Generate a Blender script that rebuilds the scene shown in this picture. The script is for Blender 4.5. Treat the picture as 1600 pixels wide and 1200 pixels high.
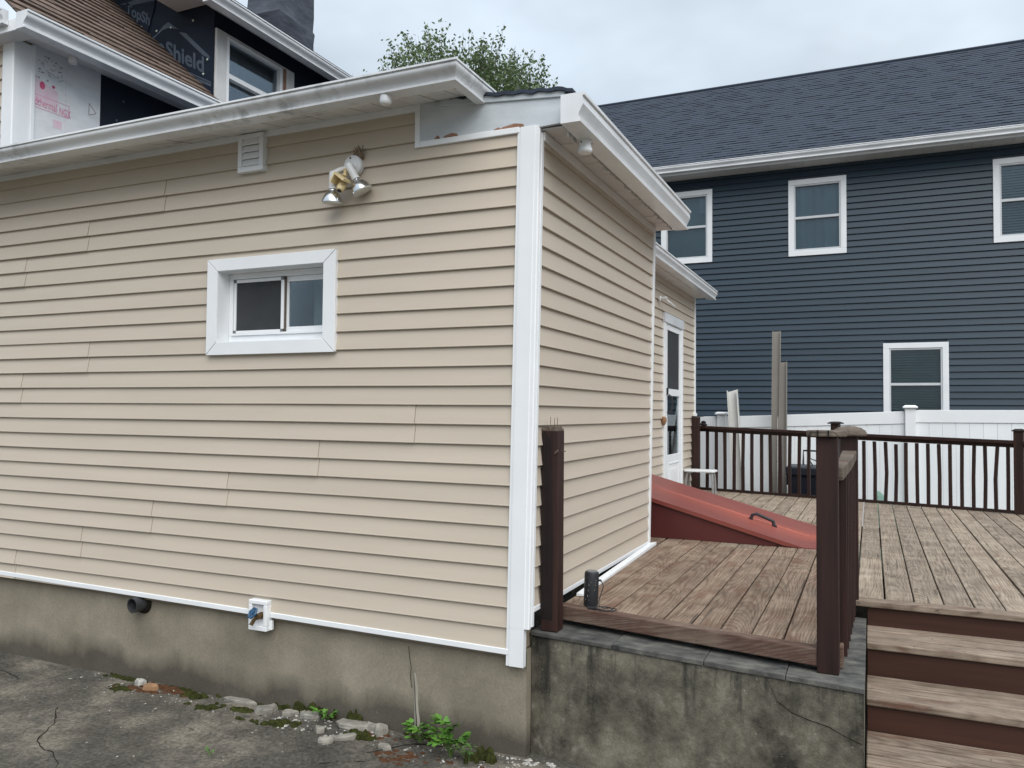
import bpy, math, random
from mathutils import Vector, Matrix, noise as mnoise

for o in list(bpy.data.objects):
    bpy.data.objects.remove(o, do_unlink=True)
scene = bpy.context.scene
COL = scene.collection
random.seed(7)

# ------------------------------------------------------------------ camera
YAW, PITCH, ROLL = math.radians(24.17), math.atan(42 / 1250), math.atan(0.0085)
CAM = Vector((1.5496, -3.7569, 1.75))
fwd = Vector((-math.sin(YAW) * math.cos(PITCH), math.cos(YAW) * math.cos(PITCH), math.sin(PITCH)))
r0 = Vector((math.cos(YAW), math.sin(YAW), 0))
u0 = r0.cross(fwd)
rgt = r0 * math.cos(ROLL) + u0 * math.sin(ROLL)
upv = -r0 * math.sin(ROLL) + u0 * math.cos(ROLL)
cd = bpy.data.cameras.new('camera')
cam = bpy.data.objects.new('camera', cd)
COL.objects.link(cam)
cam.matrix_world = Matrix(((rgt.x, upv.x, -fwd.x, CAM.x), (rgt.y, upv.y, -fwd.y, CAM.y), (rgt.z, upv.z, -fwd.z, CAM.z), (0, 0, 0, 1)))
cd.sensor_width = 36
cd.lens = 36 * 1250 / 1600
cd.clip_start = 0.05
cd.clip_end = 3000
scene.camera = cam
scene.render.resolution_x, scene.render.resolution_y = 1024, 768

# ------------------------------------------------------------------ sky, sun, exposure
SUN_DIR = Vector((0.50, -0.52, 0.85)).normalized()          # towards the sun
world = bpy.data.worlds.new('World')
scene.world = world
world.use_nodes = True
wn, wl = world.node_tree.nodes, world.node_tree.links
wn.clear()
wout = wn.new('ShaderNodeOutputWorld')
bg = wn.new('ShaderNodeBackground')
bg.inputs['Strength'].default_value = 0.10
sky = wn.new('ShaderNodeTexSky')
sky.sky_type = 'NISHITA'
sky.sun_disc = False
sky.sun_elevation = math.asin(SUN_DIR.z)
sky.sun_rotation = math.atan2(SUN_DIR.x, SUN_DIR.y)
sky.air_density, sky.dust_density, sky.ozone_density = 1.0, 2.0, 1.0
tc = wn.new('ShaderNodeTexCoord')
sep = wn.new('ShaderNodeSeparateXYZ')
wl.new(tc.outputs['Generated'], sep.inputs[0])
zc = wn.new('ShaderNodeMath'); zc.operation = 'MAXIMUM'; zc.inputs[1].default_value = 0.0
wl.new(sep.outputs['Z'], zc.inputs[0])
za = wn.new('ShaderNodeMath'); za.operation = 'ADD'; za.inputs[1].default_value = 0.18
wl.new(zc.outputs[0], za.inputs[0])
dx = wn.new('ShaderNodeMath'); dx.operation = 'DIVIDE'
dy = wn.new('ShaderNodeMath'); dy.operation = 'DIVIDE'
wl.new(sep.outputs['X'], dx.inputs[0]); wl.new(za.outputs[0], dx.inputs[1])
wl.new(sep.outputs['Y'], dy.inputs[0]); wl.new(za.outputs[0], dy.inputs[1])
cxy = wn.new('ShaderNodeCombineXYZ')
wl.new(dx.outputs[0], cxy.inputs[0]); wl.new(dy.outputs[0], cxy.inputs[1])
cn = wn.new('ShaderNodeTexNoise')
cn.inputs['Scale'].default_value = 0.9
cn.inputs['Detail'].default_value = 5
cn.inputs['Roughness'].default_value = 0.5
cn.inputs['Distortion'].default_value = 0.4
wl.new(cxy.outputs[0], cn.inputs['Vector'])
cr = wn.new('ShaderNodeMapRange')
cr.inputs['From Min'].default_value = 0.36
cr.inputs['From Max'].default_value = 0.64
cr.inputs['To Min'].default_value = 0.72
cr.inputs['To Max'].default_value = 1.0
wl.new(cn.outputs['Fac'], cr.inputs['Value'])
# cloud layer: brighter overhead (overcast luminance law (1 + 2 sin h) / 3), greyer where thick
zg = wn.new('ShaderNodeMath'); zg.operation = 'MULTIPLY_ADD'; zg.inputs[1].default_value = 2 / 3; zg.inputs[2].default_value = 1 / 3
wl.new(zc.outputs[0], zg.inputs[0])
cn2 = wn.new('ShaderNodeTexNoise')
cn2.inputs['Scale'].default_value = 1.7
cn2.inputs['Detail'].default_value = 4
wl.new(cxy.outputs[0], cn2.inputs['Vector'])
cr2 = wn.new('ShaderNodeMapRange')
cr2.inputs['From Min'].default_value = 0.35
cr2.inputs['From Max'].default_value = 0.68
cr2.inputs['To Min'].default_value = 0.86
cr2.inputs['To Max'].default_value = 1.20
wl.new(cn2.outputs['Fac'], cr2.inputs['Value'])
zm = wn.new('ShaderNodeMath'); zm.operation = 'MULTIPLY'
wl.new(zg.outputs[0], zm.inputs[0]); wl.new(cr2.outputs[0], zm.inputs[1])
CLOUD = (5.55, 6.30, 7.05)
cc = wn.new('ShaderNodeVectorMath'); cc.operation = 'SCALE'
cc.inputs[0].default_value = CLOUD
wl.new(zm.outputs[0], cc.inputs['Scale'])
skm = wn.new('ShaderNodeVectorMath'); skm.operation = 'SCALE'; skm.inputs['Scale'].default_value = 0.62
wl.new(sky.outputs[0], skm.inputs[0])
mx = wn.new('ShaderNodeMix'); mx.data_type = 'RGBA'
wl.new(cr.outputs[0], mx.inputs[0])
wl.new(skm.outputs[0], mx.inputs[6])
wl.new(cc.outputs[0], mx.inputs[7])
wl.new(mx.outputs[2], bg.inputs['Color'])
wl.new(bg.outputs[0], wout.inputs['Surface'])

sl = bpy.data.lights.new('sun', 'SUN')
sl.energy = 1.5
sl.angle = math.radians(65)
sl.color = (1.0, 0.975, 0.94)
sun = bpy.data.objects.new('sun', sl)
COL.objects.link(sun)
sun.rotation_euler = SUN_DIR.to_track_quat('Z', 'Y').to_euler()
sun.location = (6, -8, 14)

scene.view_settings.view_transform = 'Standard'
scene.view_settings.look = 'None'
scene.view_settings.gamma = 1.0
scene.view_settings.use_curve_mapping = False
scene.view_settings.exposure = 1.15

# ------------------------------------------------------------------ materials
def nt(name):
    m = bpy.data.materials.new(name)
    m.use_nodes = True
    n = m.node_tree.nodes
    b = n['Principled BSDF']
    return m, n, m.node_tree.links, b

def nd(n, t, **kw):
    x = n.new(t)
    for k, v in kw.items():
        if k.startswith('i_'):
            x.inputs[k[2:].replace('_', ' ')].default_value = v
        else:
            setattr(x, k, v)
    return x

def vmap(n, l, scale=(1, 1, 1), rnd=0.0, gen=False):
    """object coordinates, scaled, shifted by a random amount per object"""
    t = n.new('ShaderNodeTexCoord')
    mp = nd(n, 'ShaderNodeMapping')
    mp.inputs['Scale'].default_value = scale
    l.new(t.outputs['Generated' if gen else 'Object'], mp.inputs['Vector'])
    if rnd:
        oi = n.new('ShaderNodeObjectInfo')
        s = nd(n, 'ShaderNodeVectorMath', operation='SCALE')
        s.inputs[0].default_value = (rnd, rnd * 0.7, rnd * 1.3)
        l.new(oi.outputs['Random'], s.inputs['Scale'])
        a = nd(n, 'ShaderNodeVectorMath', operation='ADD')
        l.new(mp.outputs[0], a.inputs[0]); l.new(s.outputs[0], a.inputs[1])
        return a.outputs[0]
    return mp.outputs[0]

def noise(n, l, vec, scale, detail=4, rough=0.55, dist=0.0):
    x = nd(n, 'ShaderNodeTexNoise')
    x.inputs['Scale'].default_value = scale
    x.inputs['Detail'].default_value = detail
    x.inputs['Roughness'].default_value = rough
    x.inputs['Distortion'].default_value = dist
    l.new(vec, x.inputs['Vector'])
    return x.outputs['Fac']

def ramp(n, l, fac, stops):
    r = n.new('ShaderNodeValToRGB')
    while len(r.color_ramp.elements) < len(stops):
        r.color_ramp.elements.new(0.5)
    for e, (p, c) in zip(r.color_ramp.elements, stops):
        e.position = p
        e.color = (c, c, c, 1) if isinstance(c, (int, float)) else (*c, 1)
    l.new(fac, r.inputs['Fac'])
    return r.outputs['Color']

def mixc(n, l, fac, a, b, mode='MIX'):
    m = nd(n, 'ShaderNodeMix', data_type='RGBA', blend_type=mode)
    for sock, v in ((m.inputs[0], fac), (m.inputs[6], a), (m.inputs[7], b)):
        if isinstance(v, (int, float)):
            sock.default_value = v
        elif isinstance(v, tuple):
            sock.default_value = (*v, 1)
        else:
            l.new(v, sock)
    return m.outputs[2]

def math_(n, l, op, a, b=None, c=None):
    m = nd(n, 'ShaderNodeMath', operation=op)
    for i, v in enumerate((a, b, c)):
        if v is None:
            continue
        if isinstance(v, (int, float)):
            m.inputs[i].default_value = v
        else:
            l.new(v, m.inputs[i])
    return m.outputs[0]

def bump(n, l, b, h, strength=0.3, dist=0.01):
    x = nd(n, 'ShaderNodeBump')
    x.inputs['Strength'].default_value = strength
    x.inputs['Distance'].default_value = dist
    l.new(h, x.inputs['Height'])
    l.new(x.outputs[0], b.inputs['Normal'])

def rnd_tint(n, l, col, amt):
    """per-object brightness"""
    oi = n.new('ShaderNodeObjectInfo')
    v = math_(n, l, 'MULTIPLY_ADD', oi.outputs['Random'], amt * 2, 1 - amt)
    h = nd(n, 'ShaderNodeVectorMath', operation='SCALE')
    l.new(col, h.inputs[0]); l.new(v, h.inputs['Scale'])
    return h.outputs[0]

def varied(name, c1, c2, scale=(4, 4, 4), rough=0.5, bumpv=0.0, bscale=60, tint=0.0, spec=0.5, rnd=0.0, lo=0.3, hi=0.7, metal=0.0, bdist=0.004, detail=5):
    m, n, l, b = nt(name)
    v = vmap(n, l, scale, rnd)
    f = noise(n, l, v, 1.0, detail)
    c = ramp(n, l, f, [(lo, c1), (hi, c2)])
    if tint:
        c = rnd_tint(n, l, c, tint)
    l.new(c, b.inputs['Base Color'])
    b.inputs['Roughness'].default_value = rough
    b.inputs['Specular IOR Level'].default_value = spec
    b.inputs['Metallic'].default_value = metal
    if bumpv:
        f2 = noise(n, l, vmap(n, l, tuple(s / max(scale) for s in scale), rnd), bscale, 3)
        bump(n, l, b, f2, bumpv, bdist)
    return m

M = {}
M['beige'] = varied('beige_vinyl', (0.478, 0.415, 0.336), (0.522, 0.453, 0.370), (0.7, 0.7, 9), 0.42, 0.10, 120, 0.012, 0.35, rnd=9, bdist=0.001)
M['navy'] = varied('navy_vinyl', (0.017, 0.033, 0.050), (0.022, 0.041, 0.060), (0.5, 0.5, 6), 0.42, 0.0, 60, 0.05, 0.4, rnd=9)
M['white'] = varied('white_vinyl', (0.72, 0.74, 0.75), (0.79, 0.80, 0.81), (3, 3, 3), 0.38, 0.0, 60, 0.0, 0.4)
M['white_panel'] = varied('white_picket_vinyl', (0.74, 0.765, 0.78), (0.80, 0.82, 0.83), (6, 6, 0.7), 0.4, 0.0, 60, 0.03, 0.4, rnd=7)
M['soffit'] = varied('white_soffit_vinyl', (0.60, 0.59, 0.575), (0.70, 0.69, 0.675), (2, 2, 2), 0.5, 0.0, 60, 0.03, 0.3, rnd=5)
M['sheath'] = varied('wall_sheathing', (0.20, 0.16, 0.11), (0.26, 0.21, 0.15), (5, 5, 5), 0.8)
M['dark'] = varied('dark_interior', (0.035, 0.036, 0.040), (0.06, 0.06, 0.066), (3, 3, 3), 0.8)
M['black_plastic'] = varied('black_plastic', (0.012, 0.013, 0.016), (0.022, 0.023, 0.026), (14, 14, 14), 0.45, 0.1, 90)
M['bin'] = varied('dark_blue_plastic', (0.003, 0.006, 0.013), (0.007, 0.010, 0.020), (6, 6, 6), 0.5)
M['bare_wood'] = varied('broken_raw_wood', (0.19, 0.085, 0.05), (0.30, 0.17, 0.11), (9, 9, 30), 0.8, 0.4, 60)
M['grey_vinyl'] = varied('clay_grey_vinyl', (0.17, 0.155, 0.135), (0.215, 0.195, 0.17), (3, 3, 1), 0.45, tint=0.04)
M['pale_vinyl'] = varied('pale_grey_vinyl', (0.46, 0.455, 0.43), (0.53, 0.525, 0.50), (3, 3, 1), 0.45)
M['pale_shade'] = varied('clay_inner_vinyl', (0.19, 0.185, 0.17), (0.24, 0.235, 0.215), (3, 3, 1), 0.5)
M['lamp_white'] = varied('lamp_white_metal', (0.62, 0.63, 0.63), (0.72, 0.73, 0.72), (20, 20, 20), 0.4)
M['cream'] = varied('yellowed_plastic', (0.60, 0.47, 0.24), (0.70, 0.57, 0.33), (20, 20, 20), 0.45)
M['chrome'] = varied('silvered_bulb', (0.70, 0.71, 0.72), (0.82, 0.83, 0.84), (20, 20, 20), 0.22, metal=1.0)
M['lens'] = varied('bulb_lens', (0.52, 0.52, 0.47), (0.62, 0.61, 0.55), (60, 60, 60), 0.25)
M['nest'] = varied('dry_nest', (0.12, 0.085, 0.055), (0.24, 0.18, 0.12), (40, 40, 40), 0.95, 0.6, 120)
M['brass'] = varied('old_brass', (0.09, 0.055, 0.025), (0.18, 0.11, 0.05), (30, 30, 30), 0.5, 0.2, 120, metal=0.6)
M['blue_metal'] = varied('blue_handle', (0.010, 0.045, 0.10), (0.03, 0.10, 0.19), (40, 40, 40), 0.4)
M['pipe'] = varied('grey_pipe', (0.022, 0.023, 0.025), (0.050, 0.051, 0.053), (14, 14, 14), 0.5, 0.1, 90)
M['silver'] = varied('silver_tube', (0.34, 0.34, 0.34), (0.46, 0.46, 0.46), (14, 14, 14), 0.35, metal=0.6)
M['nail'] = varied('rusty_nail', (0.10, 0.07, 0.05), (0.17, 0.13, 0.10), (50, 50, 50), 0.6, metal=0.5)
M['stone'] = varied('broken_concrete', (0.15, 0.140, 0.118), (0.30, 0.28, 0.24), (14, 14, 14), 0.9, 0.5, 90, 0.12, rnd=5, bdist=0.006)
M['chips'] = varied('pale_chips', (0.20, 0.19, 0.17), (0.50, 0.48, 0.44), (60, 60, 60), 0.85)
M['brickbit'] = varied('orange_brick', (0.22, 0.12, 0.06), (0.30, 0.175, 0.095), (25, 25, 25), 0.9, 0.3, 120)
M['moss'] = varied('dark_moss', (0.016, 0.018, 0.006), (0.045, 0.050, 0.013), (40, 40, 40), 1.0, 0.8, 160, spec=0.1)
M['rust'] = varied('rusty_soil', (0.050, 0.024, 0.013), (0.105, 0.052, 0.027), (50, 50, 50), 0.95, 0.7, 160, spec=0.1)
M['weed'] = varied('weed_leaf', (0.045, 0.13, 0.018), (0.11, 0.24, 0.035), (14, 14, 14), 0.55, spec=0.3, tint=0.2)
M['grassweed'] = varied('thin_weed_leaf', (0.05, 0.10, 0.03), (0.10, 0.16, 0.05), (14, 14, 14), 0.6, spec=0.3)
M['stem'] = varied('weed_stem', (0.07, 0.13, 0.03), (0.11, 0.17, 0.05), (14, 14, 14), 0.6)
M['bark'] = varied('tree_bark', (0.06, 0.05, 0.04), (0.13, 0.11, 0.09), (3, 3, 1), 0.9, 0.5, 30)
M['tarp'] = varied('green_tarp', (0.09, 0.17, 0.13), (0.15, 0.25, 0.20), (5, 5, 5), 0.5, 0.4, 20)
M['slate'] = varied('slate_cap', (0.022, 0.023, 0.023), (0.120, 0.115, 0.102), (9, 14, 9), 0.9, 0.8, 50, 0.18, rnd=9, lo=0.32, hi=0.68, bdist=0.008, detail=9)
M['chim'] = varied('chimney_wrap', (0.018, 0.022, 0.034), (0.055, 0.062, 0.082), (2.2, 2.2, 5), 0.55, 0.6, 8, bdist=0.03)
M['brick'] = varied('chimney_brick', (0.20, 0.09, 0.06), (0.28, 0.13, 0.09), (8, 8, 8), 0.85)
M['underlay'] = varied('black_underlayment', (0.0035, 0.008, 0.018), (0.008, 0.015, 0.030), (2.5, 2.5, 2.5), 0.6, 0.35, 5, bdist=0.02, spec=0.25)
M['print_grey'] = varied('grey_print', (0.050, 0.068, 0.092), (0.07, 0.09, 0.12), (7, 7, 7), 0.55)
M['capnail'] = varied('cap_nail_plastic', (0.40, 0.52, 0.42), (0.55, 0.65, 0.52), (7, 7, 7), 0.4)
M['pink'] = varied('pink_print', (0.60, 0.22, 0.34), (0.70, 0.32, 0.44), (20, 20, 20), 0.6)
M['pinkpale'] = varied('pale_pink_print', (0.66, 0.44, 0.54), (0.70, 0.60, 0.64), (9, 9, 9), 0.6)
M['red'] = varied('red_print', (0.50, 0.06, 0.14), (0.60, 0.10, 0.2), (20, 20, 20), 0.6)
M['inkgrey'] = varied('grey_ink', (0.22, 0.20, 0.23), (0.38, 0.33, 0.38), (40, 40, 40), 0.6)
M['wrap'] = varied('white_sheathing_board', (0.60, 0.61, 0.63), (0.74, 0.745, 0.76), (4, 5, 16), 0.55, 0.2, 14)
M['oldwhite'] = varied('weathered_white_paint', (0.42, 0.41, 0.39), (0.62, 0.62, 0.61), (5, 5, 2), 0.6, 0.2, 40)
M['metal_white'] = varied('painted_aluminium', (0.50, 0.53, 0.555), (0.64, 0.665, 0.685), (2.2, 2.2, 5), 0.42, 0.0)
M['blind'] = varied('window_blind', (0.25, 0.32, 0.35), (0.33, 0.41, 0.44), (2, 2, 2), 0.6)
M['blind_green'] = varied('window_blind_green', (0.17, 0.25, 0.235), (0.23, 0.32, 0.30), (2, 2, 2), 0.6)
M['curtain'] = varied('grey_curtain', (0.07, 0.075, 0.085), (0.12, 0.125, 0.135), (12, 12, 1), 0.8)
M['frame_grey'] = varied('window_sash', (0.50, 0.52, 0.53), (0.58, 0.60, 0.61), (5, 5, 5), 0.45)
M['screen'] = varied('insect_screen', (0.020, 0.022, 0.025), (0.032, 0.034, 0.038), (6, 6, 6), 0.75)
M['clip_grey'] = varied('grey_corner_clip', (0.12, 0.12, 0.12), (0.18, 0.18, 0.18), (30, 30, 30), 0.5)

# gutters: white aluminium with grey streaks
def gutter_mat(name, dirt):
    m, n, l, b = nt(name)
    base = ramp(n, l, noise(n, l, vmap(n, l, (1.5, 1.5, 3)), 1.0, 4), [(0.35, (0.62, 0.635, 0.65)), (0.65, (0.76, 0.775, 0.785))])
    st = noise(n, l, vmap(n, l, (16, 16, 1.6)), 1.0, 4, 0.6)
    ar = noise(n, l, vmap(n, l, (1.1, 1.1, 1.1)), 1.0, 3)
    f = math_(n, l, 'MULTIPLY', ramp(n, l, st, [(0.48, 0), (0.72, 1)]), ramp(n, l, ar, [(0.46, 0), (0.66, 1)]))
    f = math_(n, l, 'MULTIPLY', f, dirt)
    l.new(mixc(n, l, f, base, (0.13, 0.13, 0.125)), b.inputs['Base Color'])
    b.inputs['Roughness'].default_value = 0.26
    b.inputs['Specular IOR Level'].default_value = 0.8
    return m
M['gutter'] = gutter_mat('gutter_aluminium', 0.85)
M['gutter_clean'] = gutter_mat('gutter_aluminium_clean', 0.15)

def dirty_soffit():
    m, n, l, b = nt('stained_soffit')
    base = ramp(n, l, noise(n, l, vmap(n, l, (2, 2, 2)), 1.0, 4), [(0.35, (0.58, 0.575, 0.56)), (0.65, (0.70, 0.695, 0.68))])
    f = ramp(n, l, noise(n, l, vmap(n, l, (2.2, 9, 2.2), 0), 1.0, 6, 0.65, 0.3), [(0.56, 0), (0.68, 1)])
    f = math_(n, l, 'MULTIPLY', f, 0.75)
    l.new(mixc(n, l, f, base, (0.12, 0.115, 0.11)), b.inputs['Base Color'])
    b.inputs['Roughness'].default_value = 0.5
    return m
M['soffit_dirty'] = dirty_soffit()

# peeling pale-blue-grey fascia board
def peel():
    m, n, l, b = nt('peeling_fascia_paint')
    base = ramp(n, l, noise(n, l, vmap(n, l, (3, 3, 9)), 1.0, 5), [(0.3, (0.42, 0.46, 0.49)), (0.7, (0.60, 0.64, 0.665))])
    f = ramp(n, l, noise(n, l, vmap(n, l, (8, 8, 26)), 1.0, 5, 0.65), [(0.66, 0), (0.72, 1)])
    l.new(mixc(n, l, f, base, (0.28, 0.27, 0.25)), b.inputs['Base Color'])
    b.inputs['Roughness'].default_value = 0.6
    bump(n, l, b, noise(n, l, vmap(n, l, (1, 1, 1)), 40, 4), 0.3, 0.003)
    return m
M['peel'] = peel()

# weathered deck wood: growth rings cut by the board face, worn stain
def deck_wood(name, light, dark, stain, s_lo, s_hi, tint, ax='y'):
    m, n, l, b = nt(name)
    v = vmap(n, l, (1, 1, 1))
    s = nd(n, 'ShaderNodeSeparateXYZ'); l.new(v, s.inputs[0])
    X, Y = (s.outputs[0], s.outputs[1]) if ax == 'y' else (s.outputs[1], s.outputs[0])
    X = math_(n, l, 'ADD', X, s.outputs[2])
    oi = n.new('ShaderNodeObjectInfo')
    rn = oi.outputs['Random']
    c = nd(n, 'ShaderNodeCombineXYZ')
    l.new(math_(n, l, 'MULTIPLY', X, 5.0), c.inputs[0])
    l.new(math_(n, l, 'MULTIPLY', Y, 1.7), c.inputs[1])
    l.new(math_(n, l, 'MULTIPLY', rn, 61.0), c.inputs[2])
    n1 = noise(n, l, c.outputs[0], 1.0, 3, 0.5)
    u = math_(n, l, 'ADD', X, math_(n, l, 'MULTIPLY_ADD', rn, 0.06, -0.03))
    u = math_(n, l, 'MULTIPLY_ADD', n1, 0.075, u)
    c2 = nd(n, 'ShaderNodeCombineXYZ')
    l.new(math_(n, l, 'MULTIPLY', Y, 0.42), c2.inputs[0])
    l.new(math_(n, l, 'MULTIPLY', rn, 37.0), c2.inputs[1])
    n2 = noise(n, l, c2.outputs[0], 1.0, 2, 0.5)
    w = math_(n, l, 'MULTIPLY', n2, 0.30)
    r = math_(n, l, 'SQRT', math_(n, l, 'ADD', math_(n, l, 'MULTIPLY', u, u), math_(n, l, 'MULTIPLY', w, w)))
    ring = math_(n, l, 'SINE', math_(n, l, 'MULTIPLY', r, 820.0))
    ring = math_(n, l, 'MULTIPLY_ADD', ring, 0.5, 0.5)
    ring = math_(n, l, 'POWER', ring, 0.45)
    c3 = nd(n, 'ShaderNodeCombineXYZ')
    l.new(math_(n, l, 'MULTIPLY', X, 220.0), c3.inputs[0])
    l.new(math_(n, l, 'MULTIPLY', Y, 5.0), c3.inputs[1])
    l.new(math_(n, l, 'MULTIPLY', rn, 91.0), c3.inputs[2])
    fine = noise(n, l, c3.outputs[0], 1.0, 3, 0.6)
    blot = noise(n, l, vmap(n, l, (5, 5, 5), 29), 1.0, 5, 0.65)
    c5 = nd(n, 'ShaderNodeCombineXYZ')
    l.new(math_(n, l, 'MULTIPLY', X, 75.0), c5.inputs[0])
    l.new(math_(n, l, 'MULTIPLY', Y, 2.2), c5.inputs[1])
    l.new(math_(n, l, 'MULTIPLY', rn, 53.0), c5.inputs[2])
    streak = noise(n, l, c5.outputs[0], 1.0, 5, 0.7)
    g = math_(n, l, 'ADD', math_(n, l, 'MULTIPLY', ring, 0.15), math_(n, l, 'MULTIPLY', fine, 0.36))
    g = math_(n, l, 'MULTIPLY_ADD', streak, 0.80, math_(n, l, 'ADD', g, -0.26))
    g2 = math_(n, l, 'MULTIPLY_ADD', blot, 0.70, math_(n, l, 'ADD', g, -0.36))
    col = ramp(n, l, g2, [(0.20, dark), (0.66, light)])
    c4 = nd(n, 'ShaderNodeCombineXYZ')
    l.new(math_(n, l, 'MULTIPLY', X, 9.0), c4.inputs[0])
    l.new(math_(n, l, 'MULTIPLY', Y, 2.6), c4.inputs[1])
    l.new(math_(n, l, 'MULTIPLY', rn, 17.0), c4.inputs[2])
    pt = noise(n, l, c4.outputs[0], 1.0, 6, 0.65)
    pt = math_(n, l, 'MULTIPLY_ADD', ring, -0.06, pt)
    f = ramp(n, l, pt, [(s_lo, 0), (s_hi, 1)])
    col = mixc(n, l, math_(n, l, 'MULTIPLY', f, 0.72), col, stain)
    # grime specks and knots
    sp = noise(n, l, vmap(n, l, (22, 22, 22), 13), 1.0, 2)
    col = mixc(n, l, math_(n, l, 'MULTIPLY', ramp(n, l, sp, [(0.69, 0), (0.74, 1)]), 0.6), col, (0.05, 0.04, 0.035))
    ckn = noise(n, l, c5.outputs[0], 0.6, 2, 0.5)
    col = mixc(n, l, math_(n, l, 'MULTIPLY', ramp(n, l, ckn, [(0.30, 1), (0.345, 0)]), 0.6), col, (0.035, 0.027, 0.022))
    col = rnd_tint(n, l, col, tint)
    l.new(col, b.inputs['Base Color'])
    b.inputs['Roughness'].default_value = 0.78
    b.inputs['Specular IOR Level'].default_value = 0.25
    bump(n, l, b, g, 0.45, 0.003)
    return m
M['deck_left'] = deck_wood('deck_wood_worn_stain', (0.320, 0.240, 0.176), (0.105, 0.070, 0.048), (0.135, 0.070, 0.046), 0.47, 0.62, 0.14)
M['deck_right'] = deck_wood('deck_wood_grey', (0.365, 0.300, 0.230), (0.125, 0.094, 0.068), (0.19, 0.120, 0.084), 0.55, 0.70, 0.14)
M['tread'] = deck_wood('tread_wood', (0.305, 0.245, 0.190), (0.110, 0.078, 0.056), (0.12, 0.056, 0.040), 0.52, 0.62, 0.10, ax='x')
M['rim'] = deck_wood('rim_wood', (0.20, 0.145, 0.11), (0.07, 0.048, 0.036), (0.075, 0.034, 0.025), 0.38, 0.55, 0.08, ax='x')
M['weathered'] = deck_wood('grey_weathered_wood', (0.19, 0.155, 0.122), (0.055, 0.042, 0.033), (0.09, 0.038, 0.026), 0.52, 0.66, 0.1, ax='x')

def stained(name, c1, c2, worn, hor=False):
    m, n, l, b = nt(name)
    g = noise(n, l, vmap(n, l, (1.4, 30, 30) if hor else (30, 30, 1.4), 11), 1.0, 5, 0.6)
    col = ramp(n, l, g, [(0.3, c1), (0.7, c2)])
    f = ramp(n, l, noise(n, l, vmap(n, l, (2.5, 9, 20) if hor else (9, 9, 2.5), 5), 1.0, 6, 0.7), [(0.64, 0), (0.76, 1)])
    col = mixc(n, l, math_(n, l, 'MULTIPLY', f, worn), col, (0.20, 0.15, 0.12))
    l.new(rnd_tint(n, l, col, 0.12), b.inputs['Base Color'])
    b.inputs['Roughness'].default_value = 0.55
    b.inputs['Specular IOR Level'].default_value = 0.3
    bump(n, l, b, g, 0.25, 0.002)
    return m
M['brown'] = stained('brown_stained_wood', (0.014, 0.0065, 0.0055), (0.036, 0.0155, 0.012), 0.35)
M['riser'] = stained('brown_painted_riser', (0.036, 0.0145, 0.0095), (0.050, 0.021, 0.014), 0.2)
M['riser_h'] = stained('brown_painted_riser_board', (0.040, 0.0160, 0.0105), (0.056, 0.0230, 0.0150), 0.2, True)
M['brown_h'] = stained('brown_stained_rail', (0.014, 0.0065, 0.0055), (0.036, 0.0155, 0.012), 0.4, True)
M['char'] = stained('blackened_post', (0.004, 0.0035, 0.004), (0.020, 0.010, 0.008), 0.3)

# red sheet-metal cellar door, lighter orange band blended in along the meeting seam
def red_door():
    m, n, l, b = nt('red_door_paint')
    v = vmap(n, l)
    s = nd(n, 'ShaderNodeSeparateXYZ'); l.new(v, s.inputs[0])
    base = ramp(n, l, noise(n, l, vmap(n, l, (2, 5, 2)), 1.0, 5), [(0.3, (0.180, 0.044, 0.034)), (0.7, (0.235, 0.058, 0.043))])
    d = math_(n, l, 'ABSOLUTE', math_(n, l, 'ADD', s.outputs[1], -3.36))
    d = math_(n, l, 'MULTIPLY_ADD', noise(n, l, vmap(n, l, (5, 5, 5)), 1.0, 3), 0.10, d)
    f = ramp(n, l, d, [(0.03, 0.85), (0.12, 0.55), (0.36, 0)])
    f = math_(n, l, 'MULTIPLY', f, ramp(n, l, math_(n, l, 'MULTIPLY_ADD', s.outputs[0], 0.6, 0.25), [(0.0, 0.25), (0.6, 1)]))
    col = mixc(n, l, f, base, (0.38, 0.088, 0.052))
    sc = noise(n, l, vmap(n, l, (3, 40, 3)), 1.0, 6, 0.75)
    col = mixc(n, l, math_(n, l, 'MULTIPLY', ramp(n, l, sc, [(0.66, 0), (0.76, 1)]), 0.25), col, (0.10, 0.045, 0.035))
    l.new(col, b.inputs['Base Color'])
    b.inputs['Roughness'].default_value = 0.38
    bump(n, l, b, noise(n, l, vmap(n, l), 3.0, 2), 0.12, 0.02)
    return m
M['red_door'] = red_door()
M['red_side'] = varied('red_side_paint', (0.070, 0.0125, 0.0115), (0.090, 0.016, 0.0145), (3, 3, 3), 0.5)

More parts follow.
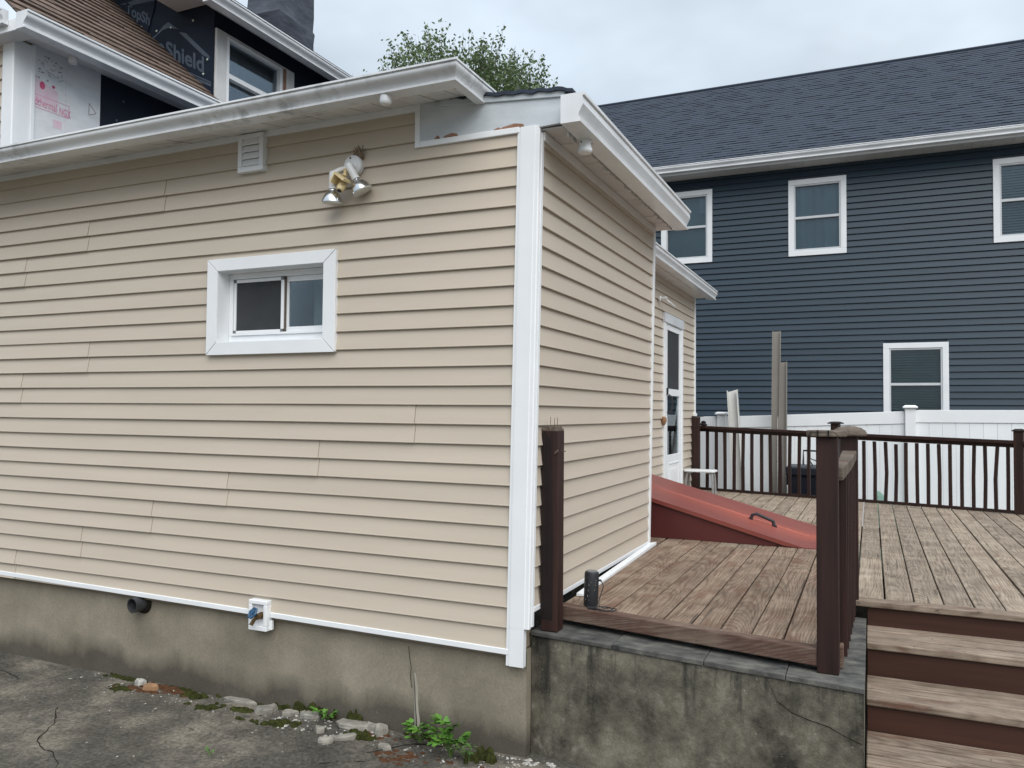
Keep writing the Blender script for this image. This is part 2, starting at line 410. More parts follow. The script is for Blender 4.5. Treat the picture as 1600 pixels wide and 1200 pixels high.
# old foundation: tan cement render, damp dark band at the foot with an uneven edge, scratches
def foundation():
    m, n, l, b = nt('foundation_render')
    v = vmap(n, l)
    s = nd(n, 'ShaderNodeSeparateXYZ'); l.new(v, s.inputs[0])
    a = noise(n, l, v, 2.4, 6, 0.6)
    col = ramp(n, l, a, [(0.28, (0.27, 0.246, 0.195)), (0.5, (0.36, 0.326, 0.262)), (0.72, (0.45, 0.41, 0.335))])
    st = noise(n, l, vmap(n, l, (7, 7, 1.2)), 1.0, 5)
    col = mixc(n, l, math_(n, l, 'MULTIPLY', ramp(n, l, st, [(0.55, 0), (0.85, 1)]), 0.30), col, (0.17, 0.155, 0.122))
    h = math_(n, l, 'MULTIPLY_ADD', noise(n, l, vmap(n, l, (3, 3, 1.5)), 1.0, 5), -0.34, s.outputs[2])
    damp = ramp(n, l, math_(n, l, 'ADD', h, 0.10), [(0.0, 1), (0.13, 0)])
    col = mixc(n, l, math_(n, l, 'MULTIPLY', damp, 0.72), col, (0.045, 0.043, 0.039))
    gr = noise(n, l, v, 90, 5, 0.8)
    col = mixc(n, l, 0.55, col, ramp(n, l, gr, [(0.3, (0.06, 0.055, 0.045)), (0.7, (0.30, 0.27, 0.22))]), 'OVERLAY')
    ch = noise(n, l, vmap(n, l, (34, 34, 9), 0), 1.0, 2)
    col = mixc(n, l, math_(n, l, 'MULTIPLY', ramp(n, l, ch, [(0.755, 0), (0.775, 1)]), 0.55), col, (0.40, 0.37, 0.31))
    l.new(col, b.inputs['Base Color'])
    b.inputs['Roughness'].default_value = 0.9
    b.inputs['Specular IOR Level'].default_value = 0.2
    bump(n, l, b, math_(n, l, 'ADD', math_(n, l, 'MULTIPLY', gr, 0.5), a), 0.35, 0.006)
    return m
M['foundation'] = foundation()

# mildewed stair wall
def mildew():
    m, n, l, b = nt('mildewed_concrete')
    v = vmap(n, l)
    a = noise(n, l, v, 4.5, 10, 0.70)
    col = ramp(n, l, a, [(0.33, (0.058, 0.053, 0.044)), (0.44, (0.142, 0.130, 0.104)), (0.55, (0.218, 0.200, 0.160)), (0.70, (0.33, 0.305, 0.248))])
    bl = noise(n, l, v, 9.0, 8, 0.75, 0.15)
    col = mixc(n, l, math_(n, l, 'MULTIPLY', ramp(n, l, bl, [(0.58, 0), (0.66, 1)]), 0.60), col, (0.33, 0.315, 0.27))
    # black mildew runs hanging from the cap stones
    s = nd(n, 'ShaderNodeSeparateXYZ'); l.new(v, s.inputs[0])
    st = noise(n, l, vmap(n, l, (11, 11, 0.9)), 1.0, 7, 0.65)
    st = math_(n, l, 'ADD', st, math_(n, l, 'MULTIPLY_ADD', s.outputs[2], 0.34, -0.17))
    st = math_(n, l, 'MULTIPLY_ADD', noise(n, l, v, 22, 6, 0.75), 0.20, math_(n, l, 'ADD', st, -0.10))
    col = mixc(n, l, math_(n, l, 'MULTIPLY', ramp(n, l, st, [(0.50, 0), (0.64, 1)]), 0.78), col, (0.034, 0.034, 0.031))
    pit = noise(n, l, v, 34, 5, 0.8)
    col = mixc(n, l, 0.32, col, ramp(n, l, pit, [(0.34, (0.12, 0.12, 0.11)), (0.66, (0.72, 0.71, 0.69))]), 'OVERLAY')
    gr = noise(n, l, v, 120, 3, 0.7)
    col = mixc(n, l, 0.4, col, ramp(n, l, gr, [(0.3, (0.05, 0.048, 0.04)), (0.7, (0.26, 0.245, 0.21))]), 'OVERLAY')
    sp = noise(n, l, v, 55, 2)
    col = mixc(n, l, math_(n, l, 'MULTIPLY', ramp(n, l, sp, [(0.72, 0), (0.76, 1)]), 0.6), col, (0.36, 0.34, 0.27))
    l.new(col, b.inputs['Base Color'])
    b.inputs['Roughness'].default_value = 0.92
    b.inputs['Specular IOR Level'].default_value = 0.15
    bump(n, l, b, math_(n, l, 'ADD', math_(n, l, 'MULTIPLY', gr, 0.6), a), 0.45, 0.01)
    return m
M['mildew'] = mildew()

# old pavement
def pavement():
    m, n, l, b = nt('old_pavement')
    v = vmap(n, l)
    a = noise(n, l, v, 1.3, 10, 0.70)
    col = ramp(n, l, a, [(0.36, (0.066, 0.063, 0.057)), (0.49, (0.122, 0.116, 0.102)), (0.60, (0.245, 0.226, 0.192))])
    gr = noise(n, l, v, 48, 6, 0.8)
    col = mixc(n, l, 0.75, col, ramp(n, l, gr, [(0.32, (0.06, 0.056, 0.05)), (0.68, (0.80, 0.76, 0.70))]), 'OVERLAY')
    vo = nd(n, 'ShaderNodeTexVoronoi', feature='F1')
    vo.inputs['Scale'].default_value = 60
    l.new(v, vo.inputs['Vector'])
    sp = ramp(n, l, vo.outputs['Distance'], [(0.10, 1), (0.20, 0)])
    sel = ramp(n, l, noise(n, l, v, 23, 2), [(0.60, 0), (0.66, 1)])
    col = mixc(n, l, math_(n, l, 'MULTIPLY', math_(n, l, 'MULTIPLY', sp, sel), 0.8), col, (0.42, 0.40, 0.36))
    rb = noise(n, l, v, 2.0, 3)
    col = mixc(n, l, math_(n, l, 'MULTIPLY', ramp(n, l, rb, [(0.58, 0), (0.72, 1)]), 0.22), col, (0.16, 0.115, 0.09))
    l.new(col, b.inputs['Base Color'])
    b.inputs['Roughness'].default_value = 0.93
    b.inputs['Specular IOR Level'].default_value = 0.2
    bump(n, l, b, math_(n, l, 'ADD', gr, math_(n, l, 'MULTIPLY', a, 1.4)), 0.9, 0.016)
    return m
M['pavement'] = pavement()
M['crack'] = varied('crack_soil', (0.012, 0.011, 0.009), (0.030, 0.026, 0.021), (40, 40, 40), 1.0, spec=0.05)
M['caulk'] = varied('grey_caulk', (0.24, 0.222, 0.182), (0.33, 0.305, 0.255), (14, 14, 6), 0.85)

M['brown_shingle'] = varied('brown_shingle', (0.085, 0.060, 0.048), (0.165, 0.122, 0.100), (26, 26, 26), 0.9, 0.5, 200, 0.22, 0.2, rnd=9)
def dark_shingle():
    m, n, l, b = nt('charcoal_shingle')
    v = vmap(n, l)
    br = nd(n, 'ShaderNodeTexVoronoi', feature='F1')
    br.inputs['Scale'].default_value = 1.0
    mp = vmap(n, l, (4.5, 5, 5))
    l.new(mp, br.inputs['Vector'])
    s = nd(n, 'ShaderNodeSeparateColor'); l.new(br.outputs['Color'], s.inputs[0])
    col = ramp(n, l, s.outputs[0], [(0.0, (0.021, 0.031, 0.050)), (1.0, (0.028, 0.041, 0.066))])
    col = mixc(n, l, 0.5, col, ramp(n, l, noise(n, l, v, 40, 3, 0.7), [(0.3, (0.1, 0.1, 0.1)), (0.7, (0.55, 0.55, 0.55))]), 'OVERLAY')
    l.new(col, b.inputs['Base Color'])
    b.inputs['Roughness'].default_value = 0.85
    return m
M['dark_shingle'] = dark_shingle()

def glass(name, tint, refl=1.0, rough=0.0):
    m, n, l, b = nt(name)
    n.remove(b)
    o = [x for x in n if x.type == 'OUTPUT_MATERIAL'][0]
    tr = nd(n, 'ShaderNodeBsdfTransparent'); tr.inputs[0].default_value = (*tint, 1)
    gl = nd(n, 'ShaderNodeBsdfGlossy'); gl.inputs['Roughness'].default_value = rough
    gl.inputs[0].default_value = (0.92, 0.96, 1.0, 1)
    fr = nd(n, 'ShaderNodeFresnel'); fr.inputs[0].default_value = 1.52
    f = math_(n, l, 'MULTIPLY', fr.outputs[0], refl)
    mi = nd(n, 'ShaderNodeMixShader')
    l.new(f, mi.inputs[0]); l.new(tr.outputs[0], mi.inputs[1]); l.new(gl.outputs[0], mi.inputs[2])
    l.new(mi.outputs[0], o.inputs[0])
    return m
M['glass'] = glass('window_glass', (0.80, 0.86, 0.88), 0.9)
M['glass_tint'] = glass('coated_glass', (0.72, 0.79, 0.82), 1.3)

def leaf_mat():
    m, n, l, b = nt('tree_leaf')
    f = noise(n, l, vmap(n, l), 1.3, 4)
    f2 = noise(n, l, vmap(n, l), 14, 1)
    c = ramp(n, l, math_(n, l, 'ADD', math_(n, l, 'MULTIPLY', f, 0.5), math_(n, l, 'MULTIPLY', f2, 0.5)), [(0.3, (0.050, 0.088, 0.032)), (0.7, (0.150, 0.205, 0.085))])
    l.new(c, b.inputs['Base Color'])
    b.inputs['Roughness'].default_value = 0.5
    b.inputs['Specular IOR Level'].default_value = 0.3
    tr = nd(n, 'ShaderNodeBsdfTranslucent'); l.new(c, tr.inputs[0])
    mi = nd(n, 'ShaderNodeMixShader'); mi.inputs[0].default_value = 0.3
    o = [x for x in n if x.type == 'OUTPUT_MATERIAL'][0]
    l.new(b.outputs[0], mi.inputs[1]); l.new(tr.outputs[0], mi.inputs[2]); l.new(mi.outputs[0], o.inputs[0])
    return m
M['leaf'] = leaf_mat()

# ------------------------------------------------------------------ mesh helpers
class MB:
    def __init__(s):
        s.v, s.f = [], []
    def add(s, vs, fs):
        k = len(s.v)
        s.v += [tuple(p) for p in vs]
        s.f += [tuple(i + k for i in f) for f in fs]
        return s
    def box(s, x0, x1, y0, y1, z0, z1):
        return s.hexa([(x0, y0), (x1, y0), (x1, y1), (x0, y1)], z0, z1)
    def hexa(s, q, z0, z1):
        """vertical prism over a polygon q (counter-clockwise from above)"""
        n = len(q)
        vs = [(x, y, z0) for x, y in q] + [(x, y, z1) for x, y in q]
        fs = [tuple(range(n))[::-1], tuple(range(n, 2 * n))] + [(i, (i + 1) % n, n + (i + 1) % n, n + i) for i in range(n)]
        return s.add(vs, fs)
    def prism(s, poly, fn, a, b):
        """polygon (u, v) swept from a to b; fn(u, v, w) -> xyz"""
        n = len(poly)
        vs = [fn(u, v, a) for u, v in poly] + [fn(u, v, b) for u, v in poly]
        fs = [tuple(range(n))[::-1], tuple(range(n, 2 * n))] + [(i, (i + 1) % n, n + (i + 1) % n, n + i) for i in range(n)]
        return s.add(vs, fs)
    def tube(s, path, r, n=8, cap=True):
        path = [Vector(p) for p in path]
        rs = r if isinstance(r, (list, tuple)) else [r] * len(path)
        k = len(s.v)
        ref = None
        for i, p in enumerate(path):
            d = (path[min(i + 1, len(path) - 1)] - path[max(i - 1, 0)]).normalized()
            if ref is None:
                ref = d.orthogonal().normalized()
            ref = (ref - d * ref.dot(d)).normalized()
            b = d.cross(ref)
            for j in range(n):
                a = 2 * math.pi * j / n
                s.v.append(tuple(p + (ref * math.cos(a) + b * math.sin(a)) * rs[i]))
        for i in range(len(path) - 1):
            for j in range(n):
                s.f.append((k + i * n + j, k + i * n + (j + 1) % n, k + (i + 1) * n + (j + 1) % n, k + (i + 1) * n + j))
        if cap:
            s.f.append(tuple(k + j for j in range(n))[::-1])
            s.f.append(tuple(k + (len(path) - 1) * n + j for j in range(n)))
        return s
    def lathe(s, prof, c, axis, n=20):
        """profile of (radius, distance along axis) from point c"""
        c, d = Vector(c), Vector(axis).normalized()
        a1 = d.orthogonal().normalized(); a2 = d.cross(a1)
        k = len(s.v)
        for r, h in prof:
            for j in range(n):
                a = 2 * math.pi * j / n
                s.v.append(tuple(c + d * h + (a1 * math.cos(a) + a2 * math.sin(a)) * max(r, 1e-4)))
        for i in range(len(prof) - 1):
            for j in range(n):
                s.f.append((k + i * n + j, k + i * n + (j + 1) % n, k + (i + 1) * n + (j + 1) % n, k + (i + 1) * n + j))
        s.f.append(tuple(k + j for j in range(n))[::-1])
        s.f.append(tuple(k + (len(prof) - 1) * n + j for j in range(n)))
        return s
    def frame(s, fn, u0, u1, v0, v1, wl, wr, wb, wt, a, b):
        """rectangular picture frame of four bars, butted"""
        for p in ([(u0, v0), (u1, v0), (u1, v0 + wb), (u0, v0 + wb)], [(u0, v1 - wt), (u1, v1 - wt), (u1, v1), (u0, v1)],
                  [(u0, v0 + wb), (u0 + wl, v0 + wb), (u0 + wl, v1 - wt), (u0, v1 - wt)], [(u1 - wr, v0 + wb), (u1, v0 + wb), (u1, v1 - wt), (u1 - wr, v1 - wt)]):
            s.prism(p, fn, a, b)
        return s
    def mesh(s, name):
        m = bpy.data.meshes.new(name)
        m.from_pydata(s.v, [], s.f)
        m.update()
        import bmesh
        bm = bmesh.new(); bm.from_mesh(m)
        bmesh.ops.recalc_face_normals(bm, faces=bm.faces)
        bm.to_mesh(m); bm.free()
        return m
    def build(s, name, mat, parent=None, smooth=False, bevel=0.0, center=False):
        m = s.mesh(name)
        loc = Vector((0, 0, 0))
        if center:
            loc = sum((v.co for v in m.vertices), Vector()) / len(m.vertices)
            for v in m.vertices:
                v.co -= loc
        return link(name, m, mat, parent, smooth, bevel, loc)

def link(name, m, mat, parent=None, smooth=False, bevel=0.0, loc=(0, 0, 0)):
    o = bpy.data.objects.new(name, m)
    COL.objects.link(o)
    if mat is not None and not m.materials:
        m.materials.append(M[mat] if isinstance(mat, str) else mat)
    if smooth:
        for p in m.polygons:
            p.use_smooth = True
        try:
            m.set_sharp_from_angle(angle=math.radians(32))
        except Exception:
            pass
    o.location = loc
    if bevel:
        bv = o.modifiers.new('bevel', 'BEVEL')
        bv.width, bv.segments, bv.limit_method = bevel, 2, 'ANGLE'
    if parent is not None:
        o.parent = parent
        o.matrix_parent_inverse = world_of(parent).inverted()
    return o

def world_of(o):
    m = Matrix.Translation(o.location) @ o.rotation_euler.to_matrix().to_4x4()
    return (world_of(o.parent) @ o.matrix_parent_inverse @ m) if o.parent else m

def tag(o, label, cat, group=None, kind=None):
    o['label'] = label
    if cat: o['category'] = cat
    if group: o['group'] = group
    if kind: o['kind'] = kind
    return o

def thing(name, label, cat, loc=(0, 0, 0), group=None):
    o = bpy.data.objects.new(name, None)
    COL.objects.link(o)
    o.location = loc
    o.empty_display_size = 0.2
    return tag(o, label, cat, group)

# plane maps: (u, v, out) -> xyz
def PY(y0):                       # a wall facing -Y: u = x, v = z, w = distance out of the wall
    return lambda u, v, w: (u, y0 - w, v)
def PX(x0):                       # a wall facing +X: u = y, v = z
    return lambda u, v, w: (x0 + w, u, v)

def P(poly, fn, a, b):
    return MB().prism(poly, fn, a, b)
def R(u0, u1, v0, v1):
    return [(u0, v0), (u1, v0), (u1, v1), (u0, v1)]

# ------------------------------------------------------------------ siding
EXP, Z0 = 0.103, 1.676
def course(fn_dir, a, b, z, ztop, parent, mat, wob=0.0, out=0.0, zlow=None, e=EXP, d=0.019):
    """one clapboard course from a to b; fn_dir(w, d, z): along, out, up"""
    t = min(z + e + 0.0006, ztop)
    zl = z if zlow is None else zlow
    dt = 0.003 + (d - 0.003) * max(0.0, (z + e - t) / e)
    db = d - (d - 0.003) * max(0.0, (zl - z) / e)
    prof = [(-0.004, zl), (db + out, zl), (db + out + 0.0006, zl + 0.003), (db + out - 0.0006, zl + 0.007), (dt + out * 0.6, t), (-0.004, t)]
    mb = MB()
    n = len(prof)
    segs = 2 if not wob else max(2, int((b - a) / 0.35))
    for i in range(segs):
        w = a + (b - a) * i / (segs - 1)
        dz = wob * (mnoise.noise((w * 0.9, z * 3.1, 3.3)))
        dd = wob * 0.8 * mnoise.noise((w * 1.3, z * 5.7, 9.1))
        for k, (dd0, zz) in enumerate(prof):
            mb.v.append(fn_dir(w, dd0 + (dd if k in (1, 2, 3) else 0), zz + (dz if k < 4 else 0)))
        if i:
            for k in range(n):
                mb.f.append(((i - 1) * n + k, (i - 1) * n + (k + 1) % n, i * n + (k + 1) % n, i * n + k))
    mb.f.append(tuple(range(n))[::-1])
    mb.f.append(tuple((segs - 1) * n + k for k in range(n)))
    o = mb.build('siding_panel', mat, parent)
    return o

# gutter: K-style shell, u out from the fascia, v up from the bottom
def gutter(fn, a, b, w, h, bw, name, mat, parent, caps=(True, True), mitre_a=0.0, mitre_b=0.0):
    k = w - bw
    out = [(0, h), (0, 0), (bw + 0.002, 0), (bw + 0.003, h * 0.10), (bw - 0.007, h * 0.135), (bw - 0.009, h * 0.20), (bw - 0.006, h * 0.29), (bw + k * 0.02, h * 0.37), (bw + k * 0.22, h * 0.45),
           (bw + k * 0.50, h * 0.525), (bw + k * 0.70, h * 0.60), (w - 0.009, h * 0.69), (w - 0.0085, h * 0.78), (w - 0.011, h * 0.855), (w - 0.011, h * 0.885), (w, h * 0.89), (w, h)]
    ins = [(w - 0.015, h), (w - 0.015, h * 0.72), (bw + k * 0.30, h * 0.55), (bw - 0.013, h * 0.36), (bw - 0.014, 0.003), (0.003, 0.003), (0.003, h)]
    poly = out + ins
    n = len(poly)
    mb = MB()
    mb.v = [fn(u, v, a + mitre_a * u) for u, v in poly] + [fn(u, v, b + mitre_b * u) for u, v in poly]
    mb.f = [tuple(range(n))[::-1], tuple(range(n, 2 * n))] + [(i, (i + 1) % n, n + (i + 1) % n, n + i) for i in range(n)]
    g = mb.build(name, mat, parent, smooth=True)
    for on, q, sgn in ((caps[0], a, 1), (caps[1], b, -1)):
        if on:
            P([(u * 1.004 - 0.0002, v * 1.004 - 0.0003) for u, v in out], fn, q - sgn * 0.004, q + sgn * 0.003).build('gutter_end_cap', mat, g)
    return g

def text_mesh(body, size, bold=0.0):
    cu = bpy.data.curves.new('t', 'FONT')
    cu.body, cu.size = body, size
    cu.offset = bold
    o = bpy.data.objects.new('t', cu)
    COL.objects.link(o)
    dg = bpy.context.evaluated_depsgraph_get()
    dg.update()
    m = bpy.data.meshes.new_from_object(o.evaluated_get(dg))
    bpy.data.objects.remove(o, do_unlink=True)
    m.materials.clear()
    return m

def lettering(body, size, org, ux, uy, name, mat, parent, bold=0.0, thick=0.0008):
    """flat lettering: org, ux (baseline direction), uy (letter up), in world space"""
    m = text_mesh(body, size, bold)
    ux, uy, org = Vector(ux), Vector(uy), Vector(org)
    for v in m.vertices:
        v.co = org + ux * v.co.x + uy * v.co.y
    m.name = name
    return link(name, m, mat, parent)

# ================================================================== THE SETTING
g = MB()
N = 60
xs = [-150, -60, -20, -10] + [-7 + 0.2 * i for i in range(46)] + [3, 6, 10, 20, 60, 150]
ys = [-150, -60, -20, -8] + [-3.2 + 0.16 * i for i in range(21)] + [1, 4, 8, 20, 60, 150]
for yy in ys:
    for xx in xs:
        hz = 0.0
        if -7 <= xx <= 2.1 and -3.2 <= yy <= 0.05:
            hz = 0.012 * mnoise.noise((xx * 1.3, yy * 1.3, 0)) + 0.006 * mnoise.noise((xx * 4, yy * 4, 5))
        g.v.append((xx, yy, hz - 0.004))
for j in range(len(ys) - 1):
    for i in range(len(xs) - 1):
        a = j * len(xs) + i
        g.f.append((a, a + 1, a + 1 + len(xs), a + len(xs)))
gr = g.build('ground', 'pavement', smooth=True)
tag(gr, 'old grey cracked pavement along the house', None, kind='structure')
def gz(x, y):
    return 0.012 * mnoise.noise((x * 1.3, y * 1.3, 0)) + 0.006 * mnoise.noise((x * 4, y * 4, 5)) - 0.004

# ================================================================== THE BEIGE ADDITION
H = thing('house_addition', 'single-storey beige vinyl-sided addition with white corner trim and gutters', 'house', (-2, 2, 0))
fA, fS = PY(0.0), PX(0.0)
XL = -6.2
WX0, WX1, WZ0, WZ1 = -2.115, -1.315, 2.155, 2.592      # opening of the small window
# --- front wall: sheathing with the window hole, then the courses
wallA = MB()
for (x0, x1, z0, z1) in ((XL, WX0, 0.54, 3.42), (WX1, -0.065, 0.54, 3.19), (WX0, WX1, 0.54, WZ0), (WX0, WX1, WZ1, 3.42), (WX1, -0.72, 3.19, 3.42)):
    wallA.box(x0, x1, 0.006, 0.10, z0, z1)
wallA = wallA.build('front_wall', 'sheath', H)
dirA = lambda w, d, z: (w, -d, z)
joints = {6: -2.59, 5: -3.294, 4: -3.927, 1: -3.262, 0: -3.931, -1: -0.706, -2: -1.343, -3: -2.017, -4: -2.641, -5: -3.283, -6: -3.946, 2: -4.9, 3: -4.7}
for k in range(-11, 17):
    z = Z0 + EXP * k
    pair = math.floor((k - 1) / 2)                         # pairs (2,1) (0,-1) (-2,-3) ...
    jx = joints.get(pair)
    spans = [(XL, -0.075)]
    if z + EXP > WZ0 - 0.03 and z < WZ1 + 0.005:
        spans = [(XL, WX0 - 0.03), (WX1 + 0.03, -0.075)]
    if z + EXP > 3.20:                                     # the notch under the porch roof
        spans = [(a, min(b, -0.70)) for a, b in spans]
        if z < 3.19:
            course(dirA, -0.72, -0.075, z, 3.20, wallA, 'beige', 0.002)
    for a, b in spans:
        if jx is not None and a + 0.1 < jx < b - 0.1:
            course(dirA, a, jx, z, 3.405, wallA, 'beige', 0.0032, out=0.0045)
            course(dirA, jx + 0.0025, b, z, 3.405, wallA, 'beige', 0.0032)
        else:
            course(dirA, a, b, z, 3.405, wallA, 'beige', 0.0032)
# starter strip, running slightly downhill to the corner, broken at the faucet box
def bar_xz(x0, za0, x1, za1, h, y0, y1):
    return MB().add([(x0, y0, za0), (x1, y0, za1), (x1, y1, za1), (x0, y1, za0), (x0, y0, za0 + h), (x1, y0, za1 + h), (x1, y1, za1 + h), (x0, y1, za0 + h)],
                    [(3, 2, 1, 0), (4, 5, 6, 7), (0, 1, 5, 4), (1, 2, 6, 5), (2, 3, 7, 6), (3, 0, 4, 7)])
zt = lambda x: 0.556 - 0.0108 * (x + 4.13)
bar_xz(XL, zt(XL), -1.80, zt(-1.80), 0.030, -0.024, 0.003).build('starter_strip', 'white', wallA, bevel=0.003)
bar_xz(-1.665, zt(-1.665), -0.135, zt(-0.135), 0.030, -0.024, 0.003).build('starter_strip', 'white', wallA, bevel=0.003)
bar_xz(XL, zt(XL) - 0.02, -0.12, zt(-0.12) - 0.02, 0.03, 0.009, 0.05).build('sill_plate', 'sheath', wallA)
# frieze channel under the soffit, stepping down round the porch-roof board
fr = MB()
fr.prism(R(XL, -0.690, 3.388, 3.424), fA, -0.003, 0.026)
fr.prism(R(-0.722, -0.690, 3.184, 3.388), fA, -0.003, 0.026)
fr.prism(R(-0.690, -0.096, 3.184, 3.216), fA, -0.003, 0.026)
fr.build('frieze_channel', 'white', wallA, bevel=0.003)
# foundation
fd = MB()
nx = 70
for i in range(nx + 1):
    x = XL + (-0.055 - XL) * i / nx
    for z in (-0.3, 0.0, 0.12, 0.25, 0.4, 0.535):
        b = 0.006 * mnoise.noise((x * 1.7, z * 3, 1)) + 0.004 * mnoise.noise((x * 6, z * 6, 4))
        fd.v.append((x, 0.028 + b + (0.012 if z > 0.5 else 0), z))
for i in range(nx):
    for j in range(5):
        a = i * 6 + j
        fd.f.append((a, a + 6, a + 7, a + 1))
k0 = len(fd.v)
fd.add([(XL, 0.028, 0.53), (-0.055, 0.028, 0.53), (-0.055, 0.3, 0.53), (XL, 0.3, 0.53), (-0.055, 0.028, -0.3), (-0.055, 0.3, -0.3)], [(0, 1, 2, 3), (1, 4, 5, 2)])
fnd = fd.build('foundation', 'foundation', H, smooth=True)
# settlement crack patched with caulk, right of the middle
cr_ = MB()
path = [(-0.712, 0.0, 0.33), (-0.705, 0.0, 0.26), (-0.700, 0.0, 0.17), (-0.692, 0.0, 0.08), (-0.688, 0.0, 0.0)]
for i in range(len(path) - 1):
    (x0, _, z0), (x1, _, z1) = path[i], path[i + 1]
    w0, w1 = (0.002, 0.006, 0.005, 0.008, 0.007)[i], (0.002, 0.006, 0.005, 0.008, 0.007)[i + 1]
    for q, (sx, yy) in enumerate(((-1, 0), (1, 0))):
        cr_.add([(x0 + sx * w0 * 0.35, 0.020, z0), (x0 + sx * (w0 * 1.5 + 0.006), 0.026, z0), (x1 + sx * (w1 * 1.5 + 0.006), 0.026, z1), (x1 + sx * w1 * 0.35, 0.020, z1)], [(0, 1, 2, 3)])
cr_.build('caulk_patch', 'caulk', fnd)
ck = MB()
for i in range(len(path) - 1):
    (x0, _, z0), (x1, _, z1) = path[i], path[i + 1]
    w0, w1 = 0.0012 + 0.003 * i / 4, 0.0012 + 0.003 * (i + 1) / 4
    ck.add([(x0 - w0, 0.0205, z0), (x0 + w0, 0.0205, z0), (x1 + w1, 0.0205, z1), (x1 - w1, 0.0205, z1)], [(0, 1, 2, 3)])
hair = [(-0.745, 0.47), (-0.738, 0.41), (-0.727, 0.36), (-0.731, 0.31), (-0.722, 0.25)]
for (x0, z0), (x1, z1) in zip(hair, hair[1:]):
    ck.add([(x0 - 0.002, 0.0175, z0), (x0 + 0.0015, 0.0175, z0), (x1 + 0.0015, 0.0175, z1), (x1 - 0.002, 0.0175, z1)], [(0, 1, 2, 3)])
ck.build('crack', 'crack', fnd)
# leaning corner post: front board, side board
def shx(z):
    return -0.042 * (3.20 - z) / 2.74
def lean(poly, z0, z1):
    mb = MB()
    n = len(poly)
    mb.v = [(x + shx(z) , y, z) for z in (z0, z1) for x, y in poly]
    mb.f = [tuple(range(n))[::-1], tuple(range(n, 2 * n))] + [(i, (i + 1) % n, n + (i + 1) % n, n + i) for i in range(n)]
    return mb
cp = lean([(-0.106, -0.022), (-0.090, -0.022), (-0.088, -0.026), (-0.010, -0.026), (-0.008, -0.022), (0.010, -0.022), (0.016, -0.016), (0.016, 0.004), (0.012, 0.006), (0.012, 0.010), (-0.106, 0.010)], 0.652, 3.212).build('corner_post', 'white', H)
lean([(-0.106, -0.0215), (-0.090, -0.0215), (-0.088, -0.0255), (-0.010, -0.0255), (-0.010, 0.010), (-0.106, 0.010)], 0.460, 0.652).build('post_foot', 'white', cp)
lean([(0.0125, 0.0065), (0.0220, 0.0065), (0.0220, 0.030), (0.0125, 0.030)], 0.66, 3.18).build('side_flange', 'white', cp)

# --- small sliding window, deep white surround
win = MB()
TX0, TX1, TZ0, TZ1 = -2.195, -1.230, 2.076, 2.667
for q in ([(TX0, TZ0), (TX1, TZ0), (WX1, WZ0), (WX0, WZ0)], [(TX1, TZ0), (TX1, TZ1), (WX1, WZ1), (WX1, WZ0)],
          [(TX1, TZ1), (TX0, TZ1), (WX0, WZ1), (WX1, WZ1)], [(TX0, TZ1), (TX0, TZ0), (WX0, WZ0), (WX0, WZ1)]):
    cx = sum(p[0] for p in q) / 4; cz = sum(p[1] for p in q) / 4
    q = [(x + (cx - x) * 0.004, z + (cz - z) * 0.012) for x, z in q]
    win.prism(q, fA, -0.01, 0.036)
window = win.build('window', 'white', H, bevel=0.002)
MB().frame(fA, WX0 - 0.02, WX1 + 0.02, WZ0 - 0.02, WZ1 + 0.02, 0.022, 0.022, 0.022, 0.022, -0.26, 0.030).build('reveal', 'white', window)
MB().frame(fA, WX0 + 0.003, WX1 - 0.003, WZ0 + 0.003, WZ1 - 0.003, 0.030, 0.030, 0.044, 0.034, -0.115, -0.068).build('frame', 'white', window, bevel=0.002)
P(R(WX0 + 0.033, WX1 - 0.033, WZ0 + 0.047, WZ0 + 0.060), fA, -0.100, -0.058).build('track', 'white', window)
xm = -1.700
scr = MB().frame(fA, WX0 + 0.036, xm + 0.012, WZ0 + 0.062, WZ1 - 0.040, 0.016, 0.022, 0.016, 0.020, -0.088, -0.074).build('screen_frame', 'white', window, bevel=0.0015)
P(R(WX0 + 0.05, xm - 0.008, WZ0 + 0.076, WZ1 - 0.058), fA, -0.084, -0.082).build('screen_mesh', 'screen', scr)
cl = MB()
for cx, cz in ((WX0 + 0.044, WZ0 + 0.070), (WX0 + 0.044, WZ1 - 0.049), (xm + 0.001, WZ0 + 0.070), (xm + 0.001, WZ1 - 0.049)):
    cl.prism(R(cx - 0.011, cx + 0.011, cz - 0.010, cz + 0.010), fA, -0.0865, -0.0725)
cl.build('corner_clip', 'clip_grey', scr)
sa = MB().frame(fA, xm + 0.016, WX1 - 0.034, WZ0 + 0.062, WZ1 - 0.038, 0.020, 0.018, 0.030, 0.032, -0.108, -0.090).build('sash', 'white', window, bevel=0.0015)
P(R(xm + 0.034, WX1 - 0.050, WZ0 + 0.090, WZ1 - 0.068), fA, -0.101, -0.099).build('pane', 'glass', sa)
P(R(xm + 0.014, xm + 0.022, WZ0 + 0.062, WZ1 - 0.038), fA, -0.089, -0.078).build('weather_seal', 'nail', sa)
rm = MB()
rm.box(-2.6, -0.9, 0.275, 0.28, 1.7, 2.9)
room = MB().add([(-2.7, 0.28, 1.6), (-0.8, 0.28, 1.6), (-0.8, 1.9, 1.6), (-2.7, 1.9, 1.6), (-2.7, 0.28, 3.1), (-0.8, 0.28, 3.1), (-0.8, 1.9, 3.1), (-2.7, 1.9, 3.1)],
                [(0, 1, 2, 3), (4, 5, 6, 7), (1, 2, 6, 5), (2, 3, 7, 6), (3, 0, 4, 7)]).build('room_lining', 'dark', window)
P(R(-1.67, -1.60, 2.12, 2.60), PY(0.36), 0, 0.02).build('inner_jamb', 'frame_grey', window)
